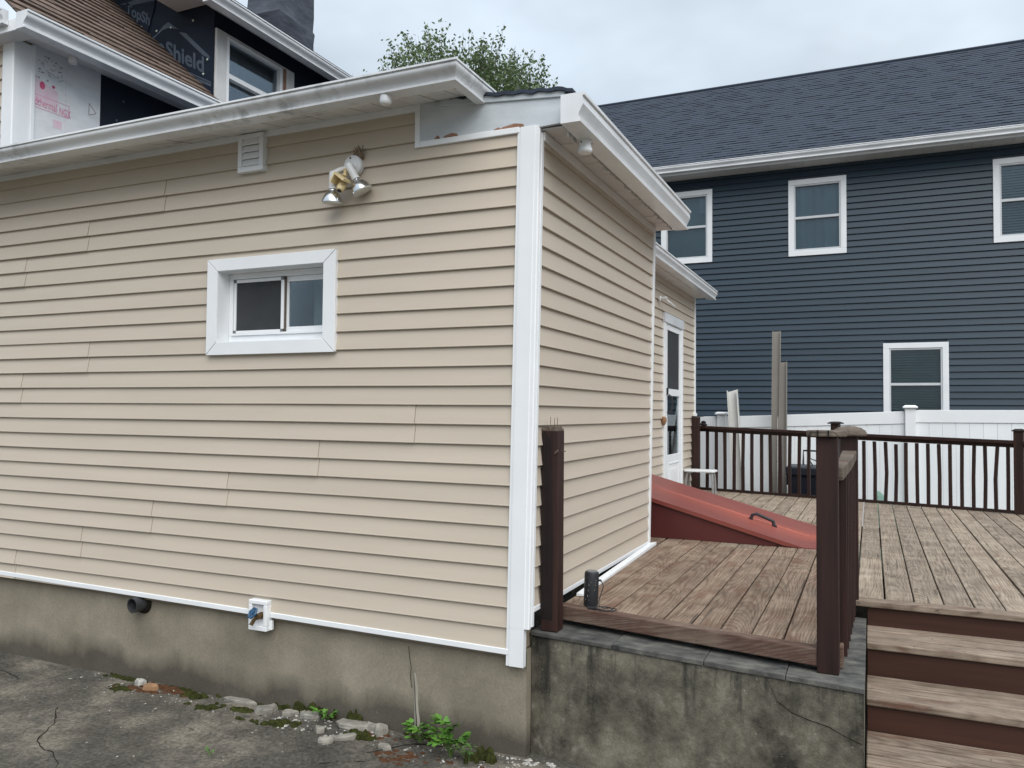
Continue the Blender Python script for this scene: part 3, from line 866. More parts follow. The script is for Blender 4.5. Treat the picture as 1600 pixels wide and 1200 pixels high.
P(R(-2.02, -1.98, 2.12, 2.60), PY(0.42), 0, 0.02).build('inner_jamb', 'clip_grey', window)

# --- eave of the front wall: soffit pieces, fascia, gutter with a turned corner
eave = MB().box(XL, -0.345, -0.268, -0.246, 3.372, 3.462).build('fascia', 'soffit_dirty', H)
x = XL
while x < -0.37:
    w = 0.148
    e = 0.012 * random.random()
    q = [(x + 0.004, -0.262 + e * 0.3), (min(x + w - 0.004, -0.36), -0.262), (min(x + w - 0.004, -0.36), 0.0), (x + 0.004, 0.0)]
    dz = 0.003 * random.random()
    zq = [3.374 + dz, 3.374 + dz, 3.4245 + dz, 3.4245 + dz]
    q = [(px, max(py, -0.245), zz) for (px, py), zz in zip(q, zq)]
    MB().add(q + [(a, b, c + 0.009) for a, b, c in q], [(3, 2, 1, 0), (4, 5, 6, 7), (0, 1, 5, 4), (1, 2, 6, 5), (2, 3, 7, 6), (3, 0, 4, 7)]).build('soffit_panel', 'soffit_dirty', eave)
    x += w
MB().add([(XL, 0, 3.438), (-0.36, 0, 3.438), (-0.36, -0.24, 3.388), (XL, -0.24, 3.388)], [(0, 1, 2, 3)]).build('soffit_backing', 'dark', eave)
# boxed soffit end
MB().add([(-0.36, -0.246, 3.368), (-0.36, 0.0, 3.420), (-0.36, 0.0, 3.45), (-0.36, -0.246, 3.45), (-0.345, -0.246, 3.368), (-0.345, 0.0, 3.420), (-0.345, 0.0, 3.45), (-0.345, -0.246, 3.45)], [(0, 1, 2, 3), (7, 6, 5, 4), (0, 4, 5, 1), (1, 5, 6, 2), (2, 6, 7, 3), (3, 7, 4, 0)]).build('soffit_end', 'soffit_dirty', eave)
gA = gutter(lambda u, v, w: (w, -0.270 - u, 3.367 + v), XL, -0.345, 0.130, 0.090, 0.082, 'gutter', 'gutter', H, caps=(False, False), mitre_b=0.60)
gR = gutter(lambda u, v, w: (-0.345 + u * 0.60, w, 3.367 + v), -0.270, 0.60, 0.130, 0.090, 0.082, 'gutter', 'gutter', H, caps=(False, True), mitre_a=-1.0)
# joint bands on the gutter
for bx in (-0.72, -3.2):
    gutter(lambda u, v, w: (w, -0.2685 - u * 1.012, 3.3655 + v * 1.015), bx, bx + 0.004, 0.130, 0.090, 0.082, 'gutter_seam', 'gutter_clean', gA, caps=(False, False))
MB().lathe([(0.030, 0.0), (0.032, 0.035), (0.029, 0.045), (0.024, 0.05)], (-0.72, -0.318, 3.369), (0, 0, -1), 18).build('gutter_outlet', 'gutter', gA, smooth=True)
# roofs (seen only as edges from below)
rf = MB().add([(XL, -0.30, 3.455), (-0.36, -0.30, 3.455), (-0.36, 2.5, 3.70), (XL, 2.5, 3.70), (XL, -0.30, 3.475), (-0.36, -0.30, 3.475), (-0.36, 2.5, 3.72), (XL, 2.5, 3.72)],
              [(3, 2, 1, 0), (4, 5, 6, 7), (0, 1, 5, 4), (1, 2, 6, 5), (2, 3, 7, 6), (3, 0, 4, 7)]).build('roof', 'dark_shingle', H)
# --- lower porch roof over the corner: rake board, drip strip, ragged shingle edge
rake = MB().prism([(-0.52, 3.436), (-0.690, 3.436), (-0.690, 3.214), (-0.10, 3.196), (0.150, 3.206), (0.150, 3.342), (-0.50, 3.392)], fA, 0.000, 0.021).build('rake_board', 'peel', H)
MB().prism([(-0.56, 3.389), (0.152, 3.334), (0.152, 3.368), (-0.56, 3.427)], fA, -0.01, 0.032).build('rake_trim', 'peel', rake, bevel=0.003)
for (a, b, z, h) in ((-0.60, -0.565, 3.219, 0.016), (-0.545, -0.455, 3.2185, 0.018), (-0.245, -0.20, 3.2165, 0.012), (-0.205, -0.07, 3.2145, 0.022)):
    MB().prism([(a, z), (b, z - 0.003), (b - 0.006, z + h * 0.6), (b - (b - a) * 0.4, z + h), (a + 0.01, z + h * 0.5)], fA, 0.005, 0.024).build('bare_wood_patch', 'bare_wood', rake)
sh = MB()
top, bot = [], []
n = 26
for i in range(n + 1):
    t = i / n
    xx = -0.50 + 0.70 * t
    zz = 3.434 - 0.060 * t + 0.004 * math.sin(i * 1.7) - (0.012 * max(0, t - 0.93) / 0.07)
    top.append((xx, zz)); bot.append((xx, zz - 0.016 - 0.005 * random.random()))
pl = top + bot[::-1]
sh.prism(pl, PY(0), -0.30, 0.045 )
sh.prism([(x, z + 0.008) for x, z in top] + [(x, z - 0.002) for x, z in top][::-1], PY(0), -2.45, -0.26)
sh.build('porch_roof_shingles', 'dark_shingle', H)
# soffit of the side eave: separate planks with ragged outer ends, sub-fascia, gutter
seave = MB().box(0.148, 0.164, -0.02, 2.42, 3.196, 3.345).build('side_fascia', 'soffit', H)
y = 0.005
while y < 2.40:
    w = 0.124
    xe = 0.128 + 0.014 * random.random()
    MB().hexa([(0.004, y + 0.0015), (xe, y + 0.0015), (xe + 0.006 * random.random(), y + w - 0.0015), (0.004, y + w - 0.0015)], 3.190 + 0.003 * random.random(), 3.199).build('soffit_panel', 'soffit', seave)
    y += w
MB().box(0.004, 0.140, 0.0, 2.40, 3.2005, 3.21).build('soffit_backing', 'dark', seave)
P(R(0.02, 2.34, 3.140, 3.188), fS, -0.003, 0.030).build('frieze_board', 'soffit', seave, bevel=0.003)
yy = 0.05
while yy < 2.38:                                            # broken vinyl teeth hanging from the channel
    h = 0.016 + 0.022 * random.random()
    ww = 0.03 + 0.03 * random.random()
    MB().hexa([(0.138, yy), (0.1465, yy), (0.1465, yy + ww), (0.140, yy + ww)], 3.188 - h, 3.197).build('channel_scrap', 'soffit', seave)
    yy += ww + 0.02 + 0.03 * random.random()
gS = gutter(lambda u, v, w: (0.166 + u, w, 3.163 + v), -0.115, 2.40, 0.124, 0.142, 0.100, 'gutter', 'gutter_clean', H)
go = MB().lathe([(0.033, 0.0), (0.034, 0.045), (0.038, 0.046), (0.038, 0.062), (0.034, 0.063), (0.034, 0.067)], (0.196, 0.165, 3.166), (0, 0, -1), 20).build('gutter_outlet', 'white', gS, smooth=True)
P([(0.0, 0.0), (0.006, 0.0), (0.006, 0.006), (0.0, 0.006)], lambda u, v, w: (0.183 + u, 0.1305 - w, 3.145 + v), 0, 0.003).build('screw', 'nail', go)
P([(0.0, 0.0), (0.006, 0.0), (0.006, 0.006), (0.0, 0.006)], lambda u, v, w: (0.2315 + w, 0.165 + u, 3.140 + v), 0, 0.003).build('screw', 'nail', go)

# --- side wall
wallS = MB().add([(-0.15, 0.04, 0.725), (-0.043, 0.04, 0.725), (-0.043, 2.345, 0.725), (-0.15, 2.345, 0.725), (-0.15, 0.04, 3.19), (-0.005, 0.04, 3.19), (-0.005, 2.345, 3.19), (-0.15, 2.345, 3.19)], [(3, 2, 1, 0), (4, 5, 6, 7), (0, 1, 5, 4), (1, 2, 6, 5), (2, 3, 7, 6), (3, 0, 4, 7)]).build('side_wall', 'sheath', H)
dirS = lambda w, d, z: (d + shx(z) * 0.92, w, z)
for k in range(-9, 15):
    z = Z0 + EXP * k
    course(dirS, 0.020, 2.335, z, 3.165, wallS, 'beige', 0.0024)
lean([(-0.02, 2.322), (0.024, 2.322), (0.024, 2.372), (-0.02, 2.372)], 0.724, 3.186).build('corner_trim', 'white', wallS, bevel=0.004)
MB().box(-0.045, -0.013, 0.02, 2.32, 0.730, 0.757).build('starter_strip', 'white', wallS, bevel=0.003)
# loose length of starter strip lying against the wall foot
ls = MB().add([(0.025, 2.40, 0.722), (-0.010, 2.31, 0.722), (0.045, 0.50, 0.722), (0.085, 0.51, 0.722), (0.025, 2.40, 0.745), (-0.010, 2.31, 0.748), (0.045, 0.50, 0.738), (0.085, 0.51, 0.732)],
             [(3, 2, 1, 0), (4, 5, 6, 7), (0, 1, 5, 4), (1, 2, 6, 5), (2, 3, 7, 6), (3, 0, 4, 7)]).build('loose_strip', 'white')
tag(ls, 'loose white plastic channel lying on deck along foot of side wall', 'trim strip')

# --- rear wing, set back, with the storm door
wallR = MB().box(-0.75, -0.635, 2.30, 7.10, 0.30, 3.35).build('rear_wall', 'sheath', H)
dirR = lambda w, d, z: (-0.63 + d, w, z)
fR = PX(-0.63)
DY0, DY1, DZ1 = 5.275, 6.270, 2.865
for k in range(-10, 16):
    z = Z0 + EXP * k
    if z < DZ1 - 0.03:
        course(dirR, 2.36, DY0 + 0.01, z, 3.29, wallR, 'beige', 0.0012)
        course(dirR, DY1 - 0.01, 7.06, z, 3.29, wallR, 'beige', 0.0012)
    else:
        course(dirR, 2.36, 7.06, z, 3.29, wallR, 'beige', 0.0012)
MB().box(-0.66, -0.604, 7.045, 7.105, 0.72, 3.30).build('corner_trim', 'white', wallR, bevel=0.004)
MB().box(-0.66, -0.598, 7.02, 7.16, 0.60, 1.74).build('corner_foot', 'white', wallR, bevel=0.004)
door = MB().frame(fR, DY0, DY1, 0.725, DZ1, 0.085, 0.075, 0.02, 0.085, -0.003, 0.034).build('door', 'white', H, bevel=0.003)
P(R(DY0 - 0.01, DY1 + 0.01, 2.785, 2.895), fR, 0.010, 0.044).build('header', 'metal_white', door, bevel=0.003)
dl = MB().frame(fR, DY0 + 0.088, DY1 - 0.078, 0.75, 2.775, 0.095, 0.085, 0.50, 0.065, -0.002, 0.024).build('door_leaf', 'white', door, bevel=0.003)
P(R(DY0 + 0.185, DY1 - 0.165, 1.945, 2.025), fR, -0.001, 0.0225).build('mid_rail', 'white', dl, bevel=0.002)
P(R(DY0 + 0.185, DY1 - 0.165, 1.252, 1.945), fR, 0.006, 0.009).build('lower_pane', 'glass', dl)
P(R(DY0 + 0.185, DY1 - 0.165, 2.025, 2.708), fR, 0.010, 0.012).build('screen', 'screen', dl)
P(R(DY0 + 0.185, DY1 - 0.165, 1.252, 2.708), fR, -0.004, -0.001).build('inner_door', 'curtain', dl)
cu = MB()
for i in range(6):
    cu.prism(R(DY0 + 0.20 + i * 0.105, DY0 + 0.26 + i * 0.105, 2.03, 2.70), fR, -0.001, 0.004)
cu.build('curtain_fold', 'curtain', dl)
MB().frame(fR, DY0 + 0.24, DY1 - 0.22, 0.83, 1.16, 0.02, 0.02, 0.02, 0.02, 0.0235, 0.030).build('kick_panel', 'white', dl, bevel=0.004)
P(R(DY0 + 0.32, DY1 - 0.30, 0.90, 1.09), fR, 0.0235, 0.028).build('kick_panel', 'white', dl, bevel=0.004)
hd = MB()
hd.prism(R(DY0 + 0.13, DY0 + 0.17, 1.95, 2.03), fR, 0.0235, 0.040)
hd.tube([(-0.585, DY0 + 0.155, 1.95), (-0.55, DY0 + 0.16, 1.93), (-0.545, DY0 + 0.17, 1.84), (-0.56, DY0 + 0.165, 1.76), (-0.60, DY0 + 0.16, 1.75)], 0.011, 8)
hd.build('handle', 'black_plastic', dl)
reave = MB().box(-0.475, -0.460, 2.45, 7.22, 3.285, 3.42).build('rear_fascia', 'soffit', H)
y = 2.5
while y < 7.1:
    MB().hexa([(-0.628, y + 0.001), (-0.49 + 0.012 * random.random(), y + 0.001), (-0.49, y + 0.199), (-0.628, y + 0.199)], 3.290, 3.299).build('soffit_panel', 'soffit', reave)
    y += 0.2
MB().box(-0.628, -0.48, 2.45, 7.18, 3.301, 3.31).build('soffit_backing', 'dark', reave)
gutter(lambda u, v, w: (-0.458 + u, w, 3.285 + v), 2.45, 7.30, 0.112, 0.118, 0.085, 'gutter', 'gutter_clean', H)
MB().add([(-0.44, 2.35, 3.41), (-0.44, 7.25, 3.41), (-3.2, 7.25, 3.8), (-3.2, 2.35, 3.8), (-0.44, 2.35, 3.43), (-0.44, 7.25, 3.43), (-3.2, 7.25, 3.82), (-3.2, 2.35, 3.82)],
         [(0, 1, 2, 3), (7, 6, 5, 4), (0, 4, 5, 1), (1, 5, 6, 2), (2, 6, 7, 3), (3, 7, 4, 0)]).build('rear_roof', 'dark_shingle', H)
# porch lamp stub under the rear eave
pl_ = MB().lathe([(0.03, 0), (0.035, 0.02), (0.02, 0.03), (0.02, 0.09)], (-0.61, 5.05, 3.02), (1, 0, 0), 12)
pl_.tube([(-0.55, 5.05, 3.02), (-0.50, 5.10, 2.98), (-0.48, 5.25, 2.95)], 0.012, 8)
tag(pl_.build('porch_lamp', 'lamp_white', smooth=True), 'small white lamp arm under rear eave beyond the side wall', 'lamp')
nk = MB().lathe([(0.012, 0), (0.03, 0.01), (0.034, 0.05), (0.022, 0.08), (0.008, 0.10)], (-0.595, 5.235, 1.70), (0, 0, -1), 12)
tag(nk.build('doorbell_ornament', 'brickbit', smooth=True), 'small orange ornament hanging on siding left of storm door', 'ornament')

# ================================================================== THINGS FIXED TO THE FRONT WALL
# gable-style vent
vt = thing('wall_vent', 'small white louvred vent on beige wall under the eave', 'vent', (-1.86, 0, 3.18))
MB().frame(fA, -1.957, -1.762, 3.180, 3.412, 0.030, 0.030, 0.034, 0.026, 0.002, 0.050).build('vent_frame', 'white', vt, bevel=0.004)
P(R(-1.93, -1.79, 3.21, 3.39), fA, 0.004, 0.012).build('vent_back', 'white', vt)
for i in range(4):
    z = 3.217 + i * 0.0425
    MB().prism([(0.028, z + 0.041), (0.040, z + 0.003), (0.044, z + 0.0), (0.046, z + 0.005), (0.034, z + 0.0415)], lambda u, v, w: (w, -u, v), -1.926, -1.793).build('louvre', 'white', vt)

# twin floodlight with motion sensor, old nest behind its plate
fl = thing('floodlight', 'old twin floodlight with yellowed motion sensor on beige wall above window', 'light', (-1.12, 0, 3.13))
c0 = Vector((-1.115, -0.016, 3.128))
MB().lathe([(0.058, 0.0), (0.060, 0.028), (0.056, 0.034), (0.050, 0.036), (0.018, 0.040)], c0, (0, -1, 0), 28).build('mounting_plate', 'lamp_white', fl, smooth=True)
for sx, sz in ((0.0, 0.042),):
    MB().lathe([(0.006, 0), (0.006, 0.003)], c0 + Vector((sx - 0.01, -0.037, sz)), (0, -1, 0), 10).build('screw', 'nail', fl)
def par(base, elbow, d, name_i):
    d = Vector(d).normalized()
    e = Vector(elbow)
    h = MB()
    h.tube([base, (Vector(base) + e) / 2 + Vector((0, -0.012, 0)), e], [0.013, 0.014, 0.017], 12)
    h.lathe([(0.017, -0.012), (0.021, 0.0), (0.0215, 0.075), (0.024, 0.078), (0.024, 0.084)], e, d, 20)
    lh = h.build('lamp_holder', 'lamp_white', fl, smooth=True)
    b = MB().lathe([(0.0165, 0.082), (0.019, 0.092), (0.029, 0.101), (0.042, 0.115), (0.052, 0.133), (0.059, 0.152), (0.0595, 0.158)], e, d, 28).build('bulb', 'chrome', lh, smooth=True)
    MB().lathe([(0.0585, 0.157), (0.055, 0.164), (0.034, 0.170), (0.004, 0.172)], e, d, 28).build('bulb_lens', 'lens', lh, smooth=True)
    MB().lathe([(0.0175, 0.084), (0.0175, 0.090)], e, d, 20).build('socket_ring', 'black_plastic', lh)
par(c0 + Vector((0.012, -0.036, -0.012)), c0 + Vector((0.018, -0.088, -0.020)), (0.41, 0.22, -0.85), 0)
par(c0 + Vector((-0.020, -0.036, -0.010)), c0 + Vector((-0.085, -0.095, -0.055)), (-0.08, 0.10, -0.97), 1)
ms = MB()
ms.tube([c0 + Vector((-0.012, -0.036, -0.018)), c0 + Vector((-0.018, -0.065, -0.035)), c0 + Vector((-0.020, -0.075, -0.070))], [0.014, 0.013, 0.011], 12)
mso = ms.build('sensor_arm', 'cream', fl, smooth=True)
q = c0 + Vector((-0.026, -0.095, -0.082))
hood = MB()
for sgn in (-1, 1):
    hood.add([q + Vector((-0.012, -0.050, 0.022)), q + Vector((0.052 if sgn > 0 else -0.044, -0.050, -0.026)), q + Vector((0.052 if sgn > 0 else -0.044, 0.020, -0.026)), q + Vector((-0.012, 0.020, 0.022)),
              q + Vector((-0.012, -0.050, 0.006)), q + Vector((0.046 if sgn > 0 else -0.038, -0.050, -0.038)), q + Vector((0.046 if sgn > 0 else -0.038, 0.020, -0.038)), q + Vector((-0.012, 0.020, 0.006))],
             [(0, 1, 2, 3), (7, 6, 5, 4), (0, 4, 5, 1), (1, 5, 6, 2), (2, 6, 7, 3), (3, 7, 4, 0)])
hood.build('sensor_hood', 'cream', mso)
MB().lathe([(0.022, 0.0), (0.024, 0.03), (0.022, 0.052), (0.016, 0.062), (0.004, 0.066)], q + Vector((0, 0.02, -0.028)), (0, -0.6, -0.8), 18).build('sensor_eye', 'cream', mso, smooth=True)
MB().lathe([(0.012, 0.0), (0.012, 0.003)], q + Vector((0, 0.02, -0.028)) + Vector((0, -0.6, -0.8)) * 0.065, (0, -0.6, -0.8), 14).build('sensor_window', 'black_plastic', mso)
ne = MB()
for i in range(26):
    a = Vector((-1.085 + random.uniform(-0.018, 0.020), -0.016, 3.165))
    b = a + Vector((random.uniform(-0.022, 0.022), random.uniform(-0.030, -0.004), random.uniform(0.02, 0.075)))
    ne.tube([a, (a + b) / 2 + Vector((random.uniform(-.008, .008), -0.004, 0)), b], [0.007, 0.006, 0.0025], 5)
tag(ne.build('wasp_nest', 'nest'), 'brown crumbling insect nest stuck behind the floodlight plate', 'nest')

# hose faucet in a white mounting block
fb = thing('hose_faucet', 'blue-handled brass hose faucet in white mounting block low on wall', 'faucet', (-1.73, 0, 0.46))
MB().frame(fA, -1.802, -1.668, 0.452, 0.628, 0.024, 0.024, 0.028, 0.024, -0.004, 0.052).build('mounting_block', 'white', fb, bevel=0.004)
P(R(-1.785, -1.685, 0.470, 0.612), fA, 0.004, 0.026).build('block_plate', 'white', fb)
P(R(-1.675, -1.655, 0.455, 0.51), fA, -0.002, 0.018).build('block_ear', 'white', fb, bevel=0.004)
bd = MB().lathe([(0.020, 0.0), (0.020, 0.010), (0.015, 0.012), (0.015, 0.030), (0.018, 0.032), (0.018, 0.045), (0.010, 0.047)], (-1.722, -0.026, 0.538), (0, -1, 0), 16)
bd.tube([(-1.725, -0.058, 0.540), (-1.738, -0.072, 0.520), (-1.750, -0.080, 0.498), (-1.752, -0.081, 0.492)], [0.012, 0.011, 0.011, 0.013], 12)
bo = bd.build('faucet_body', 'brass', fb, smooth=True)
MB().tube([(-1.728, -0.060, 0.545), (-1.735, -0.085, 0.560)], 0.005, 8).build('valve_stem', 'brass', bo)
hw = MB()
c = Vector((-1.736, -0.090, 0.563)); ax = Vector((-0.25, -0.75, 0.60)).normalized()
a1 = ax.orthogonal().normalized(); a2 = ax.cross(a1)
ring = [c + (a1 * math.cos(t) + a2 * math.sin(t)) * (0.029 + 0.003 * math.cos(t * 6)) for t in [2 * math.pi * i / 30 for i in range(31)]]
hw.tube(ring, 0.0065, 8, cap=False)
for i in range(3):
    t = math.pi * i / 3
    d = a1 * math.cos(t) + a2 * math.sin(t)
    hw.tube([c - d * 0.028, c + d * 0.028], 0.005, 6)
hw.lathe([(0.010, -0.006), (0.010, 0.008)], c, ax, 12)
hw.build('handle', 'blue_metal', bo, smooth=True)

# drain pipe stub
dp = thing('drain_pipe', 'dark plastic drain pipe stub poking out of the foundation', 'pipe', (-2.84, 0, 0.49))
MB().lathe([(0.048, -0.03), (0.048, 0.085), (0.042, 0.085), (0.041, 0.01), (0.002, 0.008)], (-2.745, 0.03, 0.492), (-0.06, -1.0, -0.03), 26).build('pipe_wall', 'pipe', dp, smooth=True)
MB().lathe([(0.066, -0.006), (0.060, 0.010), (0.047, 0.012)], (-2.742, 0.026, 0.488), (0, -1, 0), 22).build('dark_sealant', 'crack', dp, smooth=True)

# ================================================================== CONCRETE STAIR WALL WITH SLATE CAPS
CW = thing('stair_wall', 'mildewed concrete wall capped with slate beside the wooden steps', 'wall', (0.7, 0.1, 0))
def fy(x):                      # front line of the wall
    return 0.085 - 0.132 * (x + 0.055)
body = MB()
nx, nz = 48, 14
for i in range(nx + 1):
    x = -0.05 + 1.565 * i / nx
    for j in range(nz + 1):
        z = -0.2 + 0.798 * j / nz
        b = 0.009 * mnoise.noise((x * 3, z * 3, 2)) + 0.004 * mnoise.noise((x * 11, z * 11, 7)) + (0.01 * max(0, 0.06 - x) / 0.06)
        body.v.append((x, fy(x) + b - (0.0 if z < 0.58 else -0.004), z))
for i in range(nx):
    for j in range(nz):
        a = i * (nz + 1) + j
        body.f.append((a, a + nz + 1, a + nz + 2, a + 1))
body.add([(1.515, fy(1.515), -0.2), (1.515, 1.13, -0.2), (1.515, 1.13, 0.597), (1.515, fy(1.515), 0.597)], [(0, 1, 2, 3)])
body.add([(-0.05, fy(-0.05) + .008, 0.597), (1.515, fy(1.515) + .008, 0.597), (1.515, 1.13, 0.597), (1.25, 1.13, 0.597), (1.25, 0.36, 0.597), (-0.05, 0.40, 0.597)], [(0, 1, 2, 3, 4, 5)])
body.add([(1.25, 1.13, 0.597), (1.25, 0.36, 0.597), (1.25, 0.36, -0.2), (1.25, 1.13, -0.2)], [(0, 1, 2, 3)])
body.add([(-0.05, 0.40, 0.597), (1.25, 0.36, 0.597), (1.25, 0.36, -0.2), (-0.05, 0.40, -0.2)], [(0, 1, 2, 3)])
body.add([(-0.05, fy(-0.05), -0.2), (-0.05, 0.40, -0.2), (-0.05, 0.40, 0.597), (-0.05, fy(-0.05), 0.597)], [(0, 1, 2, 3)])
wb = body.build('wall_body', 'mildew', CW, smooth=True)
wc = MB()
cp_ = [(1.508, 0.395), (1.44, 0.415), (1.38, 0.44), (1.30, 0.452), (1.23, 0.47), (1.17, 0.505), (1.15, 0.555), (1.13, 0.59)]
for (x0, z0), (x1, z1) in zip(cp_, cp_[1:]):
    y0, y1 = fy(x0) - 0.0105, fy(x1) - 0.0105
    wc.add([(x0, y0, z0 - 0.002), (x1, y1, z1 - 0.002), (x1, y1, z1 + 0.002), (x0, y0, z0 + 0.002)], [(0, 1, 2, 3)])
wc.build('crack', 'crack', wb)
for a, b in ((-0.055, 0.395), (0.398, 0.846), (0.849, 1.205), (1.208, 1.520)):
    d = random.uniform(-0.002, 0.002)
    MB().hexa([(a, fy(a) - 0.008), (b, fy(b) - 0.008), (b, fy(b) + 0.31), (a, fy(a) + 0.31)], 0.5985, 0.621 + d).build('cap_slab', 'slate', CW, bevel=0.003, center=True)
for a, b in ((0.189, 0.46), (0.463, 0.80), (0.803, 1.128)):
    MB().hexa([(1.25, a), (1.5205, a), (1.519, b), (1.25, b)], 0.5985, 0.6205 + random.uniform(-0.002, 0.002)).build('cap_slab', 'slate', CW, bevel=0.003, center=True)

# ================================================================== DECK
D = thing('wooden_deck', 'weathered brown wooden deck beside the beige house', 'deck', (1.5, 3, 0))
ZD = 0.72
def ry(x):                      # line of the front rim
    return 0.262 - 0.192 * x
RA, RB = Vector((-0.31, 7.0)), Vector((2.9, 6.07))
RT = (RB - RA).normalized()
def by(x):                      # line of the back railing
    return RA.y + (x - RA.x) * (RB.y - RA.y) / (RB.x - RA.x)
def deckboard(x0, x1, ya0, ya1, yb0, yb1, mat):
    z1 = ZD + random.uniform(-0.003, 0.0015)
    dz = random.uniform(-0.002, 0.002)
    mb = MB()
    mb.add([(x0, ya0, z1 - 0.03), (x1, ya1, z1 - 0.03), (x1, yb1, z1 - 0.03), (x0, yb0, z1 - 0.03), (x0, ya0, z1), (x1, ya1, z1 + dz), (x1, yb1, z1 + dz), (x0, yb0, z1)],
           [(3, 2, 1, 0), (4, 5, 6, 7), (0, 1, 5, 4), (1, 2, 6, 5), (2, 3, 7, 6), (3, 0, 4, 7)])
    return mb.build('deck_board', mat, D, bevel=0.004, center=True)
random.seed(21)
k = -15
x_edges = []
PITCH_B = 0.1455
x = 1.469
i0 = -14
for i in range(i0, 24):
    x0 = 1.469 + PITCH_B * i + 0.0042 + random.uniform(-0.0015, 0.0015)
    x1 = 1.469 + PITCH_B * (i + 1) - 0.0042 + random.uniform(-0.0015, 0.0015)
    if x1 < -0.50:
        continue
    left = x1 < 1.44
    if left:
        front0, front1 = (ry(x0) + 0.075, ry(x1) + 0.075) if x0 > 0.02 else (2.42, 2.42)
        if -0.2 < x0 <= 0.02 and x1 > 0.03:
            x0 = 0.032; front0, front1 = ry(x0) + 0.075, ry(x1) + 0.075
        if x0 < 0.02:
            x1 = min(x1, 1.0)
    else:
        front0 = front1 = 1.19
    end0, end1 = by(x0) + 0.10, by(x1) + 0.10
    joint = random.choice([1.0, 1.9, 2.35, 2.6, 3.4]) if left else random.choice([2.0, 2.6, 3.4, 4.3, 5.0])
    joint = max(joint, front0 + 0.35)
    mt = 'deck_left' if left else 'deck_right'
    if i in (2, 8):
        joint = 1.60
    deckboard(x0, x1, front0, front1, joint - 0.002, joint - 0.002, mt)
    if left and joint < 2.6:
        deckboard(x0, x1, joint + 0.003, joint + 0.003, 4.35, 4.35, mt)
        deckboard(x0, x1, 4.354, 4.354, end0, end1, 'deck_right')
    elif left:
        deckboard(x0, x1, joint + 0.003, joint + 0.003, end0, end1, 'deck_right')
    else:
        deckboard(x0, x1, joint + 0.003, joint + 0.003, end0, end1, mt)
# screw heads over the joists
scm = MB()
for i in range(i0, 18):
    for yy in (0.42, 0.95, 1.35, 1.95, 2.55, 3.2, 3.8, 4.5, 5.2, 5.9):
        for fx in (0.22, 0.78):
            xx = 1.469 + PITCH_B * (i + fx) + random.uniform(-0.008, 0.008)
            y_ = yy + random.uniform(-0.02, 0.02)
            if random.random() < 0.8 and ((xx < 1.40 and xx > 0.05 and y_ > ry(xx) + 0.1 and y_ < 2.7) or (xx > 1.48 and y_ > 1.22)) and y_ < by(xx) - 0.05:
                r_ = random.uniform(0.0035, 0.0055)
                scm.add([(xx + r_ * math.cos(t * math.pi / 3), y_ + r_ * math.sin(t * math.pi / 3), ZD + 0.0042) for t in range(6)], [(0, 1, 2, 3, 4, 5)])
scm.build('screw_heads', 'nail', D)['kind'] = 'stuff'
# front rim board
rb = MB().add([(0.0, ry(0.0), ZD - 0.072), (1.330, ry(1.330), ZD - 0.072), (1.330, ry(1.33) + 0.07, ZD - 0.072), (0.0, ry(0) + 0.07, ZD - 0.072),
               (0.0, ry(0.0), ZD + 0.003), (1.330, ry(1.330), ZD + 0.003), (1.330, ry(1.33) + 0.07, ZD + 0.003), (0.0, ry(0) + 0.07, ZD + 0.003)],
              [(3, 2, 1, 0), (4, 5, 6, 7), (0, 1, 5, 4), (1, 2, 6, 5), (2, 3, 7, 6), (3, 0, 4, 7)]).build('rim_board', 'rim', D, bevel=0.005, center=True)
MB().box(1.416, 1.432, 0.10, 1.10, 0.625, ZD + 0.001).build('edge_board', 'rim', D, bevel=0.003)
MB().box(1.425, 3.9, 1.098, 1.186, 0.687, ZD + 0.002).build('nosing_board', 'tread', D, bevel=0.006, center=True)
for jx in (0.05, 1.33):
    MB().box(jx, jx + 0.04, 0.40, 6.4, 0.50, 0.688).build('joist', 'brown', D)
for jy in (2.0, 4.5):
    MB().box(-0.5, 3.9, jy, jy + 0.04, 0.50, 0.688).build('joist', 'brown', D)

def post(x0, y0, z0, z1, name='post', mat='brown', w=0.09, parent=None, bev=0.004):
    return MB().box(x0, x0 + w, y0, y0 + w, z0, z1).build(name, mat, parent or D, bevel=bev, center=True)
# blackened post beside the corner, cut off, nails on top
lp = MB()
lp.box(-0.008, 0.082, 0.100, 0.190, 0.622, 1.650)
lpo = lp.build('cut_post', 'brown', D, bevel=0.004)
for i in range(9):              # splintered top
    sx = -0.006 + 0.0095 * i
    MB().box(sx, sx + 0.009, 0.102, 0.188, 1.648, 1.653 + 0.018 * random.random()).build('splinter', 'weathered', lpo)
MB().add([(-0.0085, 0.0992, 0.68), (0.055, 0.0992, 0.68), (0.060, 0.0992, 1.1), (0.040, 0.0992, 1.60), (0.012, 0.0992, 1.645), (-0.0085, 0.0992, 1.64)], [(0, 1, 2, 3, 4, 5)]).build('scorched_face', 'char', lpo)
for nx_, nh in ((0.020, 0.055), (0.042, 0.048), (0.058, 0.052)):
    MB().tube([(nx_, 0.145, 1.64), (nx_ + 0.002, 0.145, 1.665 + nh)], 0.0016, 6).build('nail', 'nail', lpo)
MB().tube([(0.082, 0.13, 1.545), (0.120, 0.11, 1.545)], 0.0022, 6).build('nail', 'nail', lpo)
for i in range(4):
    a = Vector((0.072 + 0.004 * i, 0.098, 1.545)); b = a + Vector((random.uniform(-0.014, 0.006), -0.008, random.uniform(-0.035, 0.012)))
    MB().tube([a, b], [0.004, 0.001], 5).build('splinter', 'weathered', lpo)

